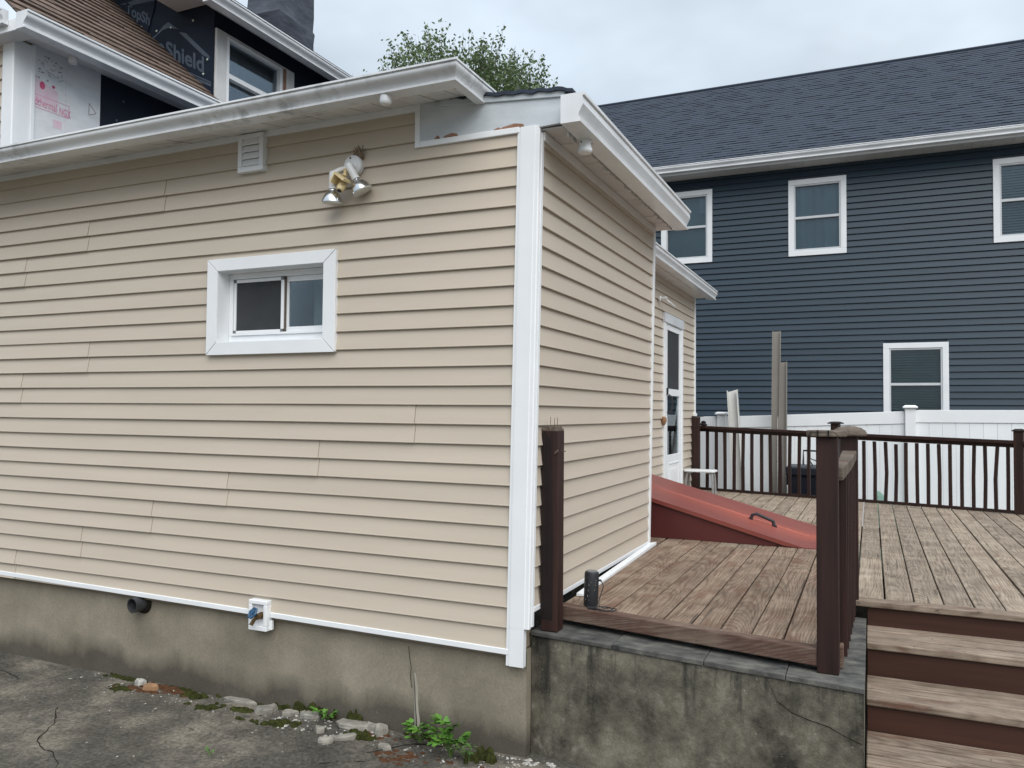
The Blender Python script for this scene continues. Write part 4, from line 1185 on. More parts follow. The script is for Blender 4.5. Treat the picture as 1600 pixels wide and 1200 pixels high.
# stair-side railing: front post, back post, bowed cap rail, balusters
SR = MB().add([(1.400, 0.09, 1.452), (1.436, 0.09, 1.452), (1.458, 0.6, 1.465), (1.474, 1.10, 1.490), (1.400, 1.10, 1.490), (1.400, 0.09, 1.512), (1.436, 0.09, 1.512), (1.460, 0.6, 1.525), (1.476, 1.10, 1.545), (1.400, 1.10, 1.545)],
              [(4, 3, 2, 1, 0), (5, 6, 7, 8, 9), (0, 1, 6, 5), (1, 2, 7, 6), (2, 3, 8, 7), (3, 4, 9, 8), (4, 0, 5, 9)]).build('side_railing', 'weathered', D, bevel=0.006)
fp = post(1.328, 0.0, 0.622, 1.648, 'front_post', 'brown', 0.090, SR)
cap = MB()                      # grey split plate on the post
cap.hexa([(1.285, 0.035), (1.31, -0.022), (1.40, -0.030), (1.448, 0.020), (1.456, 0.06), (1.40, 0.12), (1.32, 0.12)], 1.6485, 1.676)
cap.build('split_cap', 'weathered', SR, bevel=0.006, center=True)
for cx in (1.335, 1.378):
    MB().box(cx, cx + 0.005, -0.033, 0.0, 1.651, 1.6765).build('cap_split', 'crack', SR)
post(1.392, 1.10, ZD, 1.625, 'back_post', 'brown', 0.090, SR)
MB().lathe([(0.060, 0.0), (0.094, 0.006), (0.094, 0.016), (0.085, 0.034), (0.060, 0.050), (0.03, 0.057), (0.002, 0.060)], (1.437, 1.145, 1.622), (0, 0, 1), 8).build('domed_cap', 'weathered', SR, smooth=False, bevel=0.004)
for i in range(7):
    yb = 0.17 + i * 0.135
    xb = 1.408 + 0.030 * (yb / 1.1)
    MB().box(xb, xb + 0.034, yb, yb + 0.034, 0.66, 1.458 + 0.030 * yb).build('baluster', 'brown', SR, bevel=0.002, center=True)

# back railing
def rp(s, off=0.0):
    p = RA + RT * s
    n = Vector((-RT.y, RT.x))
    return p + n * off
def rbox(s0, s1, o0, o1, z0, z1, zz0=None, zz1=None):
    """box along the railing line, heights may differ at both ends"""
    zz0 = z0 if zz0 is None else zz0; zz1 = z1 if zz1 is None else zz1
    a, b, c, d = rp(s0, o0), rp(s1, o0), rp(s1, o1), rp(s0, o1)
    return MB().add([(*a, z0), (*b, zz0), (*c, zz0), (*d, z0), (*a, z1), (*b, zz1), (*c, zz1), (*d, z1)],
                    [(3, 2, 1, 0), (4, 5, 6, 7), (0, 1, 5, 4), (1, 2, 6, 5), (2, 3, 7, 6), (3, 0, 4, 7)])
def rtop(s):
    for (s0, z0), (s1, z1) in zip([(-0.4, 1.577), (1.26, 1.542), (1.82, 1.508), (3.5, 1.482)], [(1.26, 1.542), (1.82, 1.508), (3.5, 1.482), (6.0, 1.47)]):
        if s <= s1:
            return z0 + (z1 - z0) * (s - s0) / (s1 - s0)
    return 1.47
BR = rbox(-0.275, 1.49, -0.07, 0.045, rtop(-0.275) - 0.034, rtop(-0.275), rtop(1.49) - 0.034, rtop(1.49)).build('back_railing', 'brown_h', D, bevel=0.003)
rbox(1.58, 3.36, -0.07, 0.045, rtop(1.58) - 0.034, rtop(1.58), rtop(3.36) - 0.034, rtop(3.36)).build('top_rail', 'brown_h', BR, bevel=0.003)
rbox(3.45, 5.2, -0.07, 0.045, rtop(3.45) - 0.034, rtop(3.45), rtop(5.2) - 0.034, rtop(5.2)).build('top_rail', 'brown_h', BR, bevel=0.003)
for s0, s1 in ((-0.275, 1.49), (1.58, 3.36), (3.45, 5.2)):
    rbox(s0, s1, -0.02, 0.02, ZD + 0.004, ZD + 0.034).build('bottom_rail', 'brown_h', BR, bevel=0.002)
    rbox(s0, s1, -0.019, 0.019, rtop(s0) - 0.075, rtop(s0) - 0.035, rtop(s1) - 0.075, rtop(s1) - 0.035).build('under_rail', 'brown_h', BR, bevel=0.002)
for s, zt_ in ((-0.275, 1.690), (1.533, 1.628), (3.403, 1.580)):
    if s < 0:
        MB().box(-0.610, -0.515, 6.86, 6.955, ZD, zt_).build('post', 'brown', BR, bevel=0.004)
    else:
        rbox(s - 0.045, s + 0.045, -0.045, 0.045, ZD, zt_).build('post', 'brown', BR, bevel=0.004)
    if s > 0:
        c = rp(s)
        cw = 0.074 if s < 2 else 0.058
        cpm = MB()
        cpm.add([(*(c + RT * sx * cw + Vector((-RT.y, RT.x)) * sy * cw), zt_ + dz) for dz in (0.0, 0.012) for sx, sy in ((-1, -1), (1, -1), (1, 1), (-1, 1))] + [(*(c + RT * sx * cw * 0.5 + Vector((-RT.y, RT.x)) * sy * cw * 0.5), zt_ + 0.028) for sx, sy in ((-1, -1), (1, -1), (1, 1), (-1, 1))],
                [(3, 2, 1, 0), (0, 1, 5, 4), (1, 2, 6, 5), (2, 3, 7, 6), (3, 0, 4, 7), (4, 5, 9, 8), (5, 6, 10, 9), (6, 7, 11, 10), (7, 4, 8, 11), (8, 9, 10, 11)])
        cpm.build('post_cap', 'char', BR, bevel=0.002)
    else:
        MB().add([(-0.5625 + a, 6.9075 + b, z) for a, b, z in ((-0.05, -0.05, zt_), (0.09, -0.05, zt_ + 0.004), (0.09, 0.05, zt_ + 0.004), (-0.05, 0.05, zt_), (-0.05, -0.05, zt_ + 0.012), (0.09, -0.05, zt_ + 0.010), (0.09, 0.05, zt_ + 0.010), (-0.05, 0.05, zt_ + 0.012))],
                 [(3, 2, 1, 0), (4, 5, 6, 7), (0, 1, 5, 4), (1, 2, 6, 5), (2, 3, 7, 6), (3, 0, 4, 7)]).build('post_cap', 'char', BR)
random.seed(5)
bl = [-0.262, -0.136, -0.008, 0.118, 0.243, 0.366, 0.486, 0.614, 0.731, 0.854, 0.976, 1.095, 1.213, 1.33, 1.44] + [1.63, 1.732, 1.854, 1.975, 2.09, 2.199, 2.311, 2.427, 2.538, 2.651, 2.758, 2.87, 2.981, 3.089, 3.19, 3.301] + [3.52 + 0.11 * i for i in range(15)]
for i, s in enumerate(bl):
    d = random.uniform(-0.006, 0.006) + (0.012 if i in (27, 29) else 0)
    mid = random.uniform(-0.004, 0.004) + (0.010 if i in (19, 20, 28) else 0)
    zt_ = rtop(s) - (0.073 if i != 20 else 0.095)
    mb = MB()
    secs = ((0.0, ZD + 0.032), (mid, (ZD + zt_) / 2), (d, zt_))
    for so, z in secs:
        for a, b in ((-0.0165, -0.0165), (0.0165, -0.0165), (0.0165, 0.0165), (-0.0165, 0.0165)):
            mb.v.append((*rp(s + so + a, b), z))
    mb.f = [(3, 2, 1, 0), (8, 9, 10, 11)] + [(j * 4 + q, j * 4 + (q + 1) % 4, (j + 1) * 4 + (q + 1) % 4, (j + 1) * 4 + q) for j in range(2) for q in range(4)]
    mb.build('baluster', 'brown', BR)

# ================================================================== STEPS
S = thing('wooden_steps', 'wide wooden steps with worn treads and brown risers up to the deck', 'steps', (2.4, 0.2, 0))
random.seed(11)
tr = [(0.583, 0.762, 1.150), (0.415, 0.402, 0.785), (0.262, 0.000, 0.425), (0.110, -0.385, 0.022)]
SX0, SX1 = 1.5225, 3.9
for zt_, y0, y1 in tr:
    n = 3
    w = (y1 - y0) / n
    for i in range(n):
        a = y0 + w * i + 0.0065; b = y0 + w * (i + 1) - 0.0065
        z1 = zt_ + random.uniform(-0.003, 0.002)
        MB().box(SX0, SX1, a, b, z1 - 0.036, z1).build('tread_board', 'tread', S, bevel=0.006, center=True)
prev = 0.685
for (zt_, y0, y1), ytop in zip(tr, (1.122, 0.786, 0.426, 0.024)):
    MB().box(SX0 + 0.004, SX1, ytop, ytop + 0.022, zt_ - 0.04, prev).build('riser', 'riser_h', S, center=True)
    prev = zt_ - 0.0375
MB().box(SX0 + 0.004, SX1, -0.36, -0.338, -0.05, 0.0725).build('riser', 'riser_h', S, center=True)

# ================================================================== CELLAR BULKHEAD
BK = thing('cellar_bulkhead', 'sloped dark red metal cellar doors with black handle on the deck', 'cellar door', (0.3, 3.4, ZD))
def bz(x):                      # top surface of the doors
    return 1.040 - 0.2705 * (x + 0.082)
bx0, bx1 = -0.61, 1.20
MB().add([(bx0, 2.765, ZD), (1.04, 2.765, ZD), (1.04, 2.765, bz(1.04) - 0.040), (bx0, 2.765, bz(bx0) - 0.040), (bx0, 2.80, ZD), (1.04, 2.80, ZD), (1.04, 2.80, bz(1.04) - 0.040), (bx0, 2.80, bz(bx0) - 0.040)],
         [(0, 1, 2, 3), (7, 6, 5, 4), (0, 4, 5, 1), (1, 5, 6, 2), (2, 6, 7, 3), (3, 7, 4, 0)]).build('side_panel', 'red_side', BK, bevel=0.003)
MB().add([(bx0, 4.05, ZD), (1.04, 4.05, ZD), (1.04, 4.05, bz(1.04) - 0.040), (bx0, 4.05, bz(bx0) - 0.040), (bx0, 4.085, ZD), (1.04, 4.085, ZD), (1.04, 4.085, bz(1.04) - 0.040), (bx0, 4.085, bz(bx0) - 0.040)],
         [(0, 1, 2, 3), (7, 6, 5, 4), (0, 4, 5, 1), (1, 5, 6, 2), (2, 6, 7, 3), (3, 7, 4, 0)]).build('side_panel', 'red_side', BK)
MB().add([(bx0, 2.757, bz(bx0) - 0.042), (1.16, 2.757, bz(1.16) - 0.042), (1.16, 2.757, bz(1.16) - 0.032), (bx0, 2.757, bz(bx0) - 0.032), (bx0, 2.79, bz(bx0) - 0.042), (1.16, 2.79, bz(1.16) - 0.042), (1.16, 2.79, bz(1.16) - 0.032), (bx0, 2.79, bz(bx0) - 0.032)],
         [(0, 1, 2, 3), (7, 6, 5, 4), (0, 4, 5, 1), (1, 5, 6, 2), (2, 6, 7, 3), (3, 7, 4, 0)]).build('side_flange', 'red_side', BK)
leafs = []
for a, b, o in ((2.745, 3.405, 0.0), (3.4, 4.11, -0.006)):
    mb = MB()
    nx, ny = 14, 6
    pts = []
    for i in range(nx + 1):
        x = bx0 + (bx1 - bx0) * i / nx
        for j in range(ny + 1):
            y = a + (b - a) * j / ny
            sag = -0.006 * math.sin(math.pi * j / ny) * math.sin(math.pi * i / nx)
            pts.append((x, y, max(bz(x) + o + sag, ZD + 0.006)))
    m_ = len(pts)
    mb.v = pts + [(x, y, max(z - 0.032, ZD + 0.002)) for x, y, z in pts]
    for i in range(nx):
        for j in range(ny):
            q = i * (ny + 1) + j
            mb.f.append((q, q + ny + 1, q + ny + 2, q + 1))
            mb.f.append((m_ + q, m_ + q + 1, m_ + q + ny + 2, m_ + q + ny + 1))
    for i in range(nx):
        for j in (0, ny):
            q = i * (ny + 1) + j
            mb.f.append((q, q + ny + 1, m_ + q + ny + 1, m_ + q))
    for j in range(ny):
        for i in (0, nx):
            q = i * (ny + 1) + j
            mb.f.append((q, q + 1, m_ + q + 1, m_ + q))
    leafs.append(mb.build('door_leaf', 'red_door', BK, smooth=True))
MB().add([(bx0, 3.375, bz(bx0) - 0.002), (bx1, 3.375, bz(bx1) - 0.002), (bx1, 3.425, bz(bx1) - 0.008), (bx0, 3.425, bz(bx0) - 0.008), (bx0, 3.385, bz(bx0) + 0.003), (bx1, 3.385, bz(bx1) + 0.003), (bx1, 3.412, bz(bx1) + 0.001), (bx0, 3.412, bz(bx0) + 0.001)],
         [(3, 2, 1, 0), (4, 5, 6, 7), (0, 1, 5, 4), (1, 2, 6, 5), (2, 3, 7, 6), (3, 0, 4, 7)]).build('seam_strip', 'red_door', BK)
hx0, hx1, hy = 0.615, 0.805, 3.30
hm = MB().tube([(hx0, hy, bz(hx0) + 0.0), (hx0 + 0.012, hy, bz(hx0) + 0.035), (hx0 + 0.045, hy, bz(hx0) + 0.045), (hx1 - 0.045, hy, bz(hx1) + 0.058), (hx1 - 0.012, hy, bz(hx1) + 0.045), (hx1, hy, bz(hx1))], [0.016, 0.014, 0.013, 0.013, 0.014, 0.016], 10)
hm.box(hx0 - 0.02, hx0 + 0.015, hy - 0.016, hy + 0.016, bz(hx0) - 0.008, bz(hx0) + 0.008)
hm.box(hx1 - 0.015, hx1 + 0.02, hy - 0.016, hy + 0.016, bz(hx1) - 0.008, bz(hx1) + 0.008)
hm.build('handle', 'black_plastic', BK, smooth=True)

# ================================================================== THINGS ON AND BEHIND THE DECK
sp = thing('portable_speaker', 'black scuffed cylindrical speaker with cable standing on deck corner', 'speaker', (0.196, 0.325, ZD))
sb = Vector((0.190, 0.315, ZD + 0.003)); sa_ = Vector((0.03, 0.0, 1.0)).normalized()
MB().lathe([(0.030, 0.0), (0.037, 0.004), (0.0385, 0.012), (0.0385, 0.168), (0.036, 0.178), (0.030, 0.182)], sb, sa_, 28).build('speaker_body', 'black_plastic', sp, smooth=True)
MB().lathe([(0.029, 0.181), (0.028, 0.185), (0.012, 0.186), (0.001, 0.186)], sb, sa_, 24).build('speaker_top', 'clip_grey', sp, smooth=True)
for i in range(14):
    t = random.uniform(-2.6, -0.6); z = random.uniform(0.03, 0.16)
    dr = Vector((math.cos(t), math.sin(t), 0))
    tn = Vector((-math.sin(t), math.cos(t), 0))
    p = sb + sa_ * z + dr * 0.0388
    u = (tn * random.uniform(-0.5, 0.5) + Vector((0, 0, 1))).normalized() * random.uniform(0.003, 0.008)
    w = tn * random.uniform(0.001, 0.0022)
    MB().add([p - u, p - w, p + u, p + w], [(0, 1, 2, 3)]).build('scuff', 'chips', sp)
cb = [sb + Vector((0.036, 0.0, 0.138)), sb + Vector((0.058, -0.005, 0.135)), sb + Vector((0.072, -0.01, 0.11)), sb + Vector((0.062, -0.02, 0.07)), sb + Vector((0.055, -0.03, 0.03)), sb + Vector((0.075, -0.04, 0.006)), sb + Vector((0.13, -0.02, 0.005)),
      sb + Vector((0.155, -0.05, 0.005)), sb + Vector((0.12, -0.085, 0.005)), sb + Vector((0.06, -0.07, 0.005)), sb + Vector((0.03, -0.05, 0.006)), sb + Vector((0.09, -0.03, 0.010)), sb + Vector((0.14, -0.06, 0.010)), sb + Vector((0.10, -0.10, 0.006)), sb + Vector((0.03, -0.075, 0.008)), sb + Vector((-0.01, -0.045, 0.012))]
def smooth_path(p, n=5):
    p = [Vector(q) for q in p]
    out = []
    for i in range(len(p) - 1):
        a, b, c, d = p[max(i - 1, 0)], p[i], p[i + 1], p[min(i + 2, len(p) - 1)]
        for k in range(n):
            t = k / n
            out.append(0.5 * ((2 * b) + (c - a) * t + (2 * a - 5 * b + 4 * c - d) * t * t + (3 * b - a - 3 * c + d) * t ** 3))
    return out + [p[-1]]
MB().tube(smooth_path(cb), 0.0026, 6).build('cable', 'black_plastic', sp, smooth=True)
MB().lathe([(0.005, 0), (0.006, 0.004), (0.006, 0.022), (0.003, 0.026)], sb + Vector((0.034, 0, 0.138)), (1, 0, -0.05), 10).build('cable_plug', 'black_plastic', sp)
MB().box(0.20, 0.245, 0.232, 0.250, ZD + 0.004, ZD + 0.017).build('cable_clip', 'black_plastic', sp, bevel=0.003)

st = thing('step_stool', 'small white-topped stool with grey tube legs behind the red doors', 'stool', (-0.42, 6.45, ZD))
MB().hexa([(-0.595, 6.32), (-0.23, 6.30), (-0.215, 6.36), (-0.215, 6.52), (-0.25, 6.58), (-0.59, 6.58), (-0.62, 6.50), (-0.62, 6.38)], 1.005, 1.030).build('seat', 'lamp_white', st, bevel=0.008)
for yy in (6.36, 6.53):
    MB().tube(smooth_path([(-0.585, yy, ZD), (-0.578, yy, 0.93), (-0.555, yy, 0.99), (-0.50, yy, 1.004)], 4), 0.014, 10).build('leg', 'silver', st, smooth=True)
    MB().tube(smooth_path([(-0.245, yy, ZD), (-0.252, yy, 0.93), (-0.275, yy, 0.99), (-0.33, yy, 1.004)], 4), 0.014, 10).build('leg', 'silver', st, smooth=True)

lump = MB().lathe([(0.02, 0.0), (0.05, 0.008), (0.055, 0.02), (0.03, 0.038), (0.035, 0.055), (0.012, 0.068)], (*rp(-0.19, -0.01), rtop(-0.19)), (0.1, 0.0, 1), 9)
tag(lump.build('broken_post_cap', 'char'), 'dark broken post cap lying on top of the deck back rail', 'post cap')

# lengths of vinyl leaning on the fence behind the railing
def leaning(name, mat, label, base, topc, w, d, mat2=None, cut=0.0):
    base, topc = Vector(base), Vector(topc)
    ax_ = (topc - base).normalized()
    ux = Vector((1, 0, 0)); ux = (ux - ax_ * ux.dot(ax_)).normalized()
    uy = ax_.cross(ux)
    t = thing(name, label, 'siding trim', tuple(base), None)
    def bar(u0, u1, v0, v1, ce=0.0):
        vs = [base + ux * u + uy * v for u, v in ((u0, v0), (u1, v0), (u1, v1), (u0, v1))]
        vs += [topc + ux * u + uy * v + ax_ * (ce * (u - u0) / max(u1 - u0, 1e-6)) for u, v in ((u0, v0), (u1, v0), (u1, v1), (u0, v1))]
        return MB().add(vs, [(3, 2, 1, 0), (4, 5, 6, 7), (0, 1, 5, 4), (1, 2, 6, 5), (2, 3, 7, 6), (3, 0, 4, 7)])
    bar(0, w, d - 0.006, d, cut).build('face', mat2 or mat, t)
    bar(0, 0.012, 0, d - 0.0065, 0).build('flange', mat, t)
    bar(w - 0.012, w, 0, d - 0.0065, 0).build('flange', mat, t)
    return t
leaning('leaning_trim_post', 'pale_vinyl', 'wide pale grey vinyl post leaning behind the deck railing', (-0.150, 7.55, 0.0), (-0.350, 8.05, 2.07), 0.145, 0.10, 'pale_vinyl', 0.03)
leaning('leaning_trim_length', 'grey_vinyl', 'tallest clay-coloured vinyl strip leaning upright behind the deck railing', (0.285, 7.72, 0.0), (0.275, 8.10, 2.915), 0.115, 0.045, None, 0.0)
l3 = leaning('leaning_trim_length', 'grey_vinyl', 'shorter clay vinyl strip with punched edge beside the tallest one', (0.395, 7.66, 0.0), (0.372, 8.06, 2.475), 0.105, 0.05, None, 0.0)
MB().tube([(0.388, 7.60, 0.3), (0.372, 7.86, 1.70)], 0.006, 6).build('punched_edge', 'chips', l3)

bn = thing('storage_bin', 'dark blue plastic bin behind the deck railing by the white fence', 'bin', (0.8, 7.7, 0))
def taper(x0, x1, y0, y1, z0, z1, t):
    return MB().add([(x0 + t, y0 + t, z0), (x1 - t, y0 + t, z0), (x1 - t, y1 - t, z0), (x0 + t, y1 - t, z0), (x0, y0, z1), (x1, y0, z1), (x1, y1, z1), (x0, y1, z1)],
                    [(3, 2, 1, 0), (4, 5, 6, 7), (0, 1, 5, 4), (1, 2, 6, 5), (2, 3, 7, 6), (3, 0, 4, 7)])
taper(0.55, 1.18, 7.36, 7.92, 0.0, 0.985, 0.05).build('bin_body', 'bin', bn, bevel=0.02)
taper(0.518, 1.21, 7.335, 7.945, 0.93, 1.052, -0.0).build('bin_lid', 'bin', bn, bevel=0.02)
MB().box(0.52, 0.56, 7.45, 7.60, 0.80, 0.935).build('bin_handle', 'bin', bn, bevel=0.008)
MB().tube([(0.70, 7.90, 1.05), (0.70, 7.93, 1.24), (1.15, 7.93, 1.235), (1.15, 7.90, 1.05)], 0.014, 8).build('pull_bar', 'black_plastic', bn)
MB().tube([(0.84, 7.6, 1.06), (0.78, 7.55, 1.165), (0.90, 7.55, 1.12), (1.05, 7.6, 1.06)], 0.009, 8).build('cord', 'black_plastic', bn)

tp = MB()
nx, ny = 26, 12
for i in range(nx + 1):
    for j in range(ny + 1):
        u, v = i / nx, j / ny
        x = 1.40 + 0.80 * u; y = 6.85 + 0.85 * v
        e = min(1, 4 * min(u, 1 - u)) * min(1, 5 * min(v, 1 - v))
        z = e * (0.735 + 0.08 * mnoise.noise((x * 4, y * 4, 1)) + 0.045 * mnoise.noise((x * 11, y * 9, 3))) * (0.9 + 0.14 * math.sin(u * 7 + 0.3))
        tp.v.append((x, y, max(z, 0.0)))
for i in range(nx):
    for j in range(ny):
        q = i * (ny + 1) + j
        tp.f.append((q, q + ny + 1, q + ny + 2, q + 1))
tag(tp.build('tarp_heap', 'tarp', smooth=True), 'crumpled grey-green tarp heaped behind the right railing balusters', 'tarp')

# ================================================================== WHITE VINYL FENCE
FN = thing('vinyl_fence', 'white vinyl privacy fence between deck and dark blue house', 'fence', (1, 8.29, 0))
fF = PY(8.29)
fp_x = [-4.95, -2.46, -0.455, 2.031, 4.52, 7.0]
tops = [(1.66, 1.66), (1.66, 1.695), (1.695, 1.790), (1.808, 1.822), (1.82, 1.82)]
for i, x in enumerate(fp_x):
    zt_ = (1.70, 1.70, 1.722, 1.832, 1.85, 1.85)[i]
    P(R(x - 0.064, x + 0.064, 0, zt_), PY(8.35), 0, 0.128).build('fence_post', 'white', FN, bevel=0.006)
    c = (x, 8.286)
    pc = MB().add([(c[0] + sx * 0.090, c[1] + sy * 0.090, zt_ + dz) for dz in (0.0, 0.020) for sx, sy in ((-1, -1), (1, -1), (1, 1), (-1, 1))] + [(c[0] + sx * 0.060, c[1] + sy * 0.060, zt_ + 0.040) for sx, sy in ((-1, -1), (1, -1), (1, 1), (-1, 1))],
                  [(3, 2, 1, 0), (0, 1, 5, 4), (1, 2, 6, 5), (2, 3, 7, 6), (3, 0, 4, 7), (4, 5, 9, 8), (5, 6, 10, 9), (6, 7, 11, 10), (7, 4, 8, 11), (8, 9, 10, 11)])
    pc.build('post_cap', 'white', FN, bevel=0.003)
for i in range(len(fp_x) - 1):
    xa, xb = fp_x[i] + 0.066, fp_x[i + 1] - 0.066
    za, zb = tops[i]
    top_ = lambda x: za + (zb - za) * (x - xa) / (xb - xa)
    pn = P([(xa, za - 0.168), (xb, zb - 0.168), (xb, zb), (xa, za)], fF, -0.022, 0.022).build('fence_panel', 'white', FN, bevel=0.004)
    P([(xa, 0.05), (xb, 0.05), (xb, 0.22), (xa, 0.22)], fF, -0.022, 0.022).build('bottom_rail', 'white', pn, bevel=0.004)
    n = int(round((xb - xa) / 0.155))
    w = (xb - xa) / n
    for j in range(n):
        x0, x1 = xa + j * w, xa + (j + 1) * w
        P([(x0 + 0.0025, 0.221), (x1 - 0.0025, 0.221), (x1 - 0.0025, top_(x1) - 0.1685), (x0 + 0.0025, top_(x0) - 0.1685)], fF, -0.010, 0.010).build('picket', 'white_panel', pn, bevel=0.003)
    P([(xa, 0.225), (xb, 0.225), (xb, zb - 0.17), (xa, za - 0.17)], fF, -0.004, 0.004).build('picket_tongue', 'white_panel', pn)

# ================================================================== DARK BLUE NEIGHBOUR
NB = thing('neighbour_house', 'dark blue two-storey vinyl-sided house with charcoal roof behind the fence', 'house', (1, 14, 0))
NY, NX0, NX1, NE = 11.88, -5.0, 9.0, 0.1143
fN = PY(NY)
wn_ = [(-2.235, -1.235, 4.662, 6.087, 'plain'), (0.165, 1.165, 4.662, 6.088, 'sheer'), (3.463, 4.46, 4.662, 6.090, 'blind'), (1.752, 2.777, 1.55, 3.003, 'green')]
wallN = MB()
xs_ = sorted({NX0, NX1} | {v for w in wn_ for v in (w[0] + 0.09, w[1] - 0.09)})
zs_ = sorted({0.0, 6.45} | {v for w in wn_ for v in (w[2] + 0.09, w[3] - 0.09)})
for a, b in zip(xs_, xs_[1:]):
    for c, d in zip(zs_, zs_[1:]):
        mx_, mz_ = (a + b) / 2, (c + d) / 2
        if not any(w[0] + 0.08 < mx_ < w[1] - 0.08 and w[2] + 0.08 < mz_ < w[3] - 0.08 for w in wn_):
            wallN.add([(a, NY + 0.003, c), (b, NY + 0.003, c), (b, NY + 0.003, d), (a, NY + 0.003, d)], [(0, 1, 2, 3)])
for q in ([(NX0, NY + 0.003), (NX0, NY + 8.0)], [(NX1, NY + 0.003), (NX1, NY + 8.0)]):
    wallN.add([(*q[0], 0), (*q[1], 0), (*q[1], 6.45), (*q[0], 6.45)], [(0, 1, 2, 3)])
wallN = wallN.build('wall', 'navy', NB)
dirN = lambda w, d, z: (w, NY - d, z)
kz = 0.20
nrow = int((6.30 - kz) / NE) + 1
for i in range(nrow):
    z = kz + NE * i
    cuts = [(w[0] + 0.02, w[1] - 0.02) for w in wn_ if w[2] + 0.03 < z + NE and z < w[3] - 0.03]
    cuts.sort()
    a = NX0
    for c0_, c1_ in cuts + [(NX1, None)]:
        if c0_ - a > 0.02:
            course(dirN, a, c0_, z, 6.34, wallN, 'navy', 0, e=NE, d=0.027)
        a = c1_
for (x0, x1, z0, z1, kind) in wn_:
    w = MB().frame(fN, x0, x1, z0, z1, 0.095, 0.095, 0.095, 0.095, 0.0, 0.036).build('window', 'white', NB, bevel=0.004)
    a, b, c, d = x0 + 0.095, x1 - 0.095, z0 + 0.095, z1 - 0.095
    zm_ = (c + d) / 2
    MB().frame(fN, a, b, c, d, 0.028, 0.028, 0.035, 0.028, -0.06, 0.022).build('frame', 'frame_grey', w)
    P(R(a + 0.028, b - 0.028, zm_ - 0.022, zm_ + 0.022), fN, -0.05, 0.012).build('meeting_rail', 'frame_grey', w)
    P(R(a + 0.028, b - 0.028, zm_ + 0.022, d - 0.028), fN, -0.032, -0.028).build('upper_pane', 'glass_tint', w)
    P(R(a + 0.028, b - 0.028, c + 0.035, zm_ - 0.022), fN, -0.046, -0.042).build('lower_pane', 'glass_tint', w)
    MB().add([(a - 0.2, NY + 0.9, c - 0.3), (b + 0.2, NY + 0.9, c - 0.3), (b + 0.2, NY + 0.9, d + 0.3), (a - 0.2, NY + 0.9, d + 0.3), (a - 0.2, NY + 0.07, c - 0.3), (b + 0.2, NY + 0.07, c - 0.3), (b + 0.2, NY + 0.07, d + 0.3), (a - 0.2, NY + 0.07, d + 0.3)],
             [(0, 1, 2, 3), (0, 4, 5, 1), (1, 5, 6, 2), (2, 6, 7, 3), (3, 7, 4, 0)]).build('room_lining', 'dark', w)
    if kind in ('blind', 'green'):
        bl_ = P(R(a + 0.03, b - 0.03, d - 0.07, d - 0.03), fN, -0.11, -0.075).build('blind', 'blind' if kind == 'blind' else 'blind_green', w)
        z = c + 0.05
        while z < d - 0.08:
            MB().prism([(0.075, z), (0.105, z + 0.040), (0.107, z + 0.038), (0.077, z - 0.002)], lambda u, v, q: (q, NY + u, v), a + 0.03, b - 0.03).build('slat', 'blind' if kind == 'blind' else 'blind_green', bl_)
            z += 0.046
    elif kind == 'sheer':
        sc = MB()
        n = 24
        for i in range(n + 1):
            u = a + 0.02 + (b - a - 0.04) * i / n
            o = 0.09 + 0.012 * math.sin(i * 1.5)
            sc.v += [(u, NY + o, c + 0.02), (u, NY + o + 0.01 * math.sin(i), d - 0.02)]
        sc.f = [(2 * i, 2 * i + 2, 2 * i + 3, 2 * i + 1) for i in range(n)]
        sc.build('sheer_blind', 'blind', w, smooth=True)
    else:
        P(R(a + 0.02, b - 0.02, c + 0.02, d - 0.02), PY(NY + 0.12), 0, 0.004).build('shade', 'blind_green', w)
        P(R(b - 0.17, b - 0.06, d - 0.34, d - 0.05), PY(NY + 0.09), 0, 0.004).build('bright_patch', 'blind', w)
# eave and roof
GY = NY - 0.42
ev = MB().box(NX0 - 0.3, NX1 + 0.3, GY, GY + 0.02, 6.315, 6.475).build('fascia', 'white', NB)
x = -3.0
while x < 5.0:
    MB().box(x + 0.002, x + 0.148, GY + 0.02, NY, 6.318 + 0.002 * random.random(), 6.33).build('soffit_panel', 'soffit', ev)
    x += 0.15
MB().box(NX0 - 0.3, NX1 + 0.3, GY + 0.02, NY, 6.331, 6.34).build('soffit_backing', 'soffit', ev)
P(R(NX0, NX1, 6.262, 6.318), fN, 0.001, 0.024).build('frieze', 'navy', ev)
gutter(lambda u, v, w: (w, GY - 0.002 - u, 6.355 + v), NX0 - 0.3, NX1 + 0.3, 0.125, 0.125, 0.085, 'gutter', 'gutter_clean', NB)
RY0, RZ0, RY1, RZ1 = GY - 0.05, 6.455, 15.88, 9.66
rx0, rx1 = NX0 - 0.35, NX1 + 0.35
rn_ = MB().add([(rx0, RY0, RZ0 - 0.03), (rx1, RY0, RZ0 - 0.03), (rx1, RY1, RZ1 - 0.03), (rx0, RY1, RZ1 - 0.03), (rx0, RY1 + 4.4, RZ0 - 0.03), (rx1, RY1 + 4.4, RZ0 - 0.03)],
               [(0, 1, 2, 3), (3, 2, 5, 4)]).build('roof', 'dark_shingle', NB)
MB().add([(NX0, NY, 6.45), (NX0, RY1, RZ1 - 0.05), (NX0, NY + 8.0, 6.45)], [(0, 1, 2)]).build('gable', 'navy', NB)
sl_ = math.hypot(RY1 - RY0, RZ1 - RZ0)
ty, tz = (RY1 - RY0) / sl_, (RZ1 - RZ0) / sl_
ny_, nz_ = -tz, ty
shm = MB()
random.seed(3)
rows = int(sl_ / 0.143)
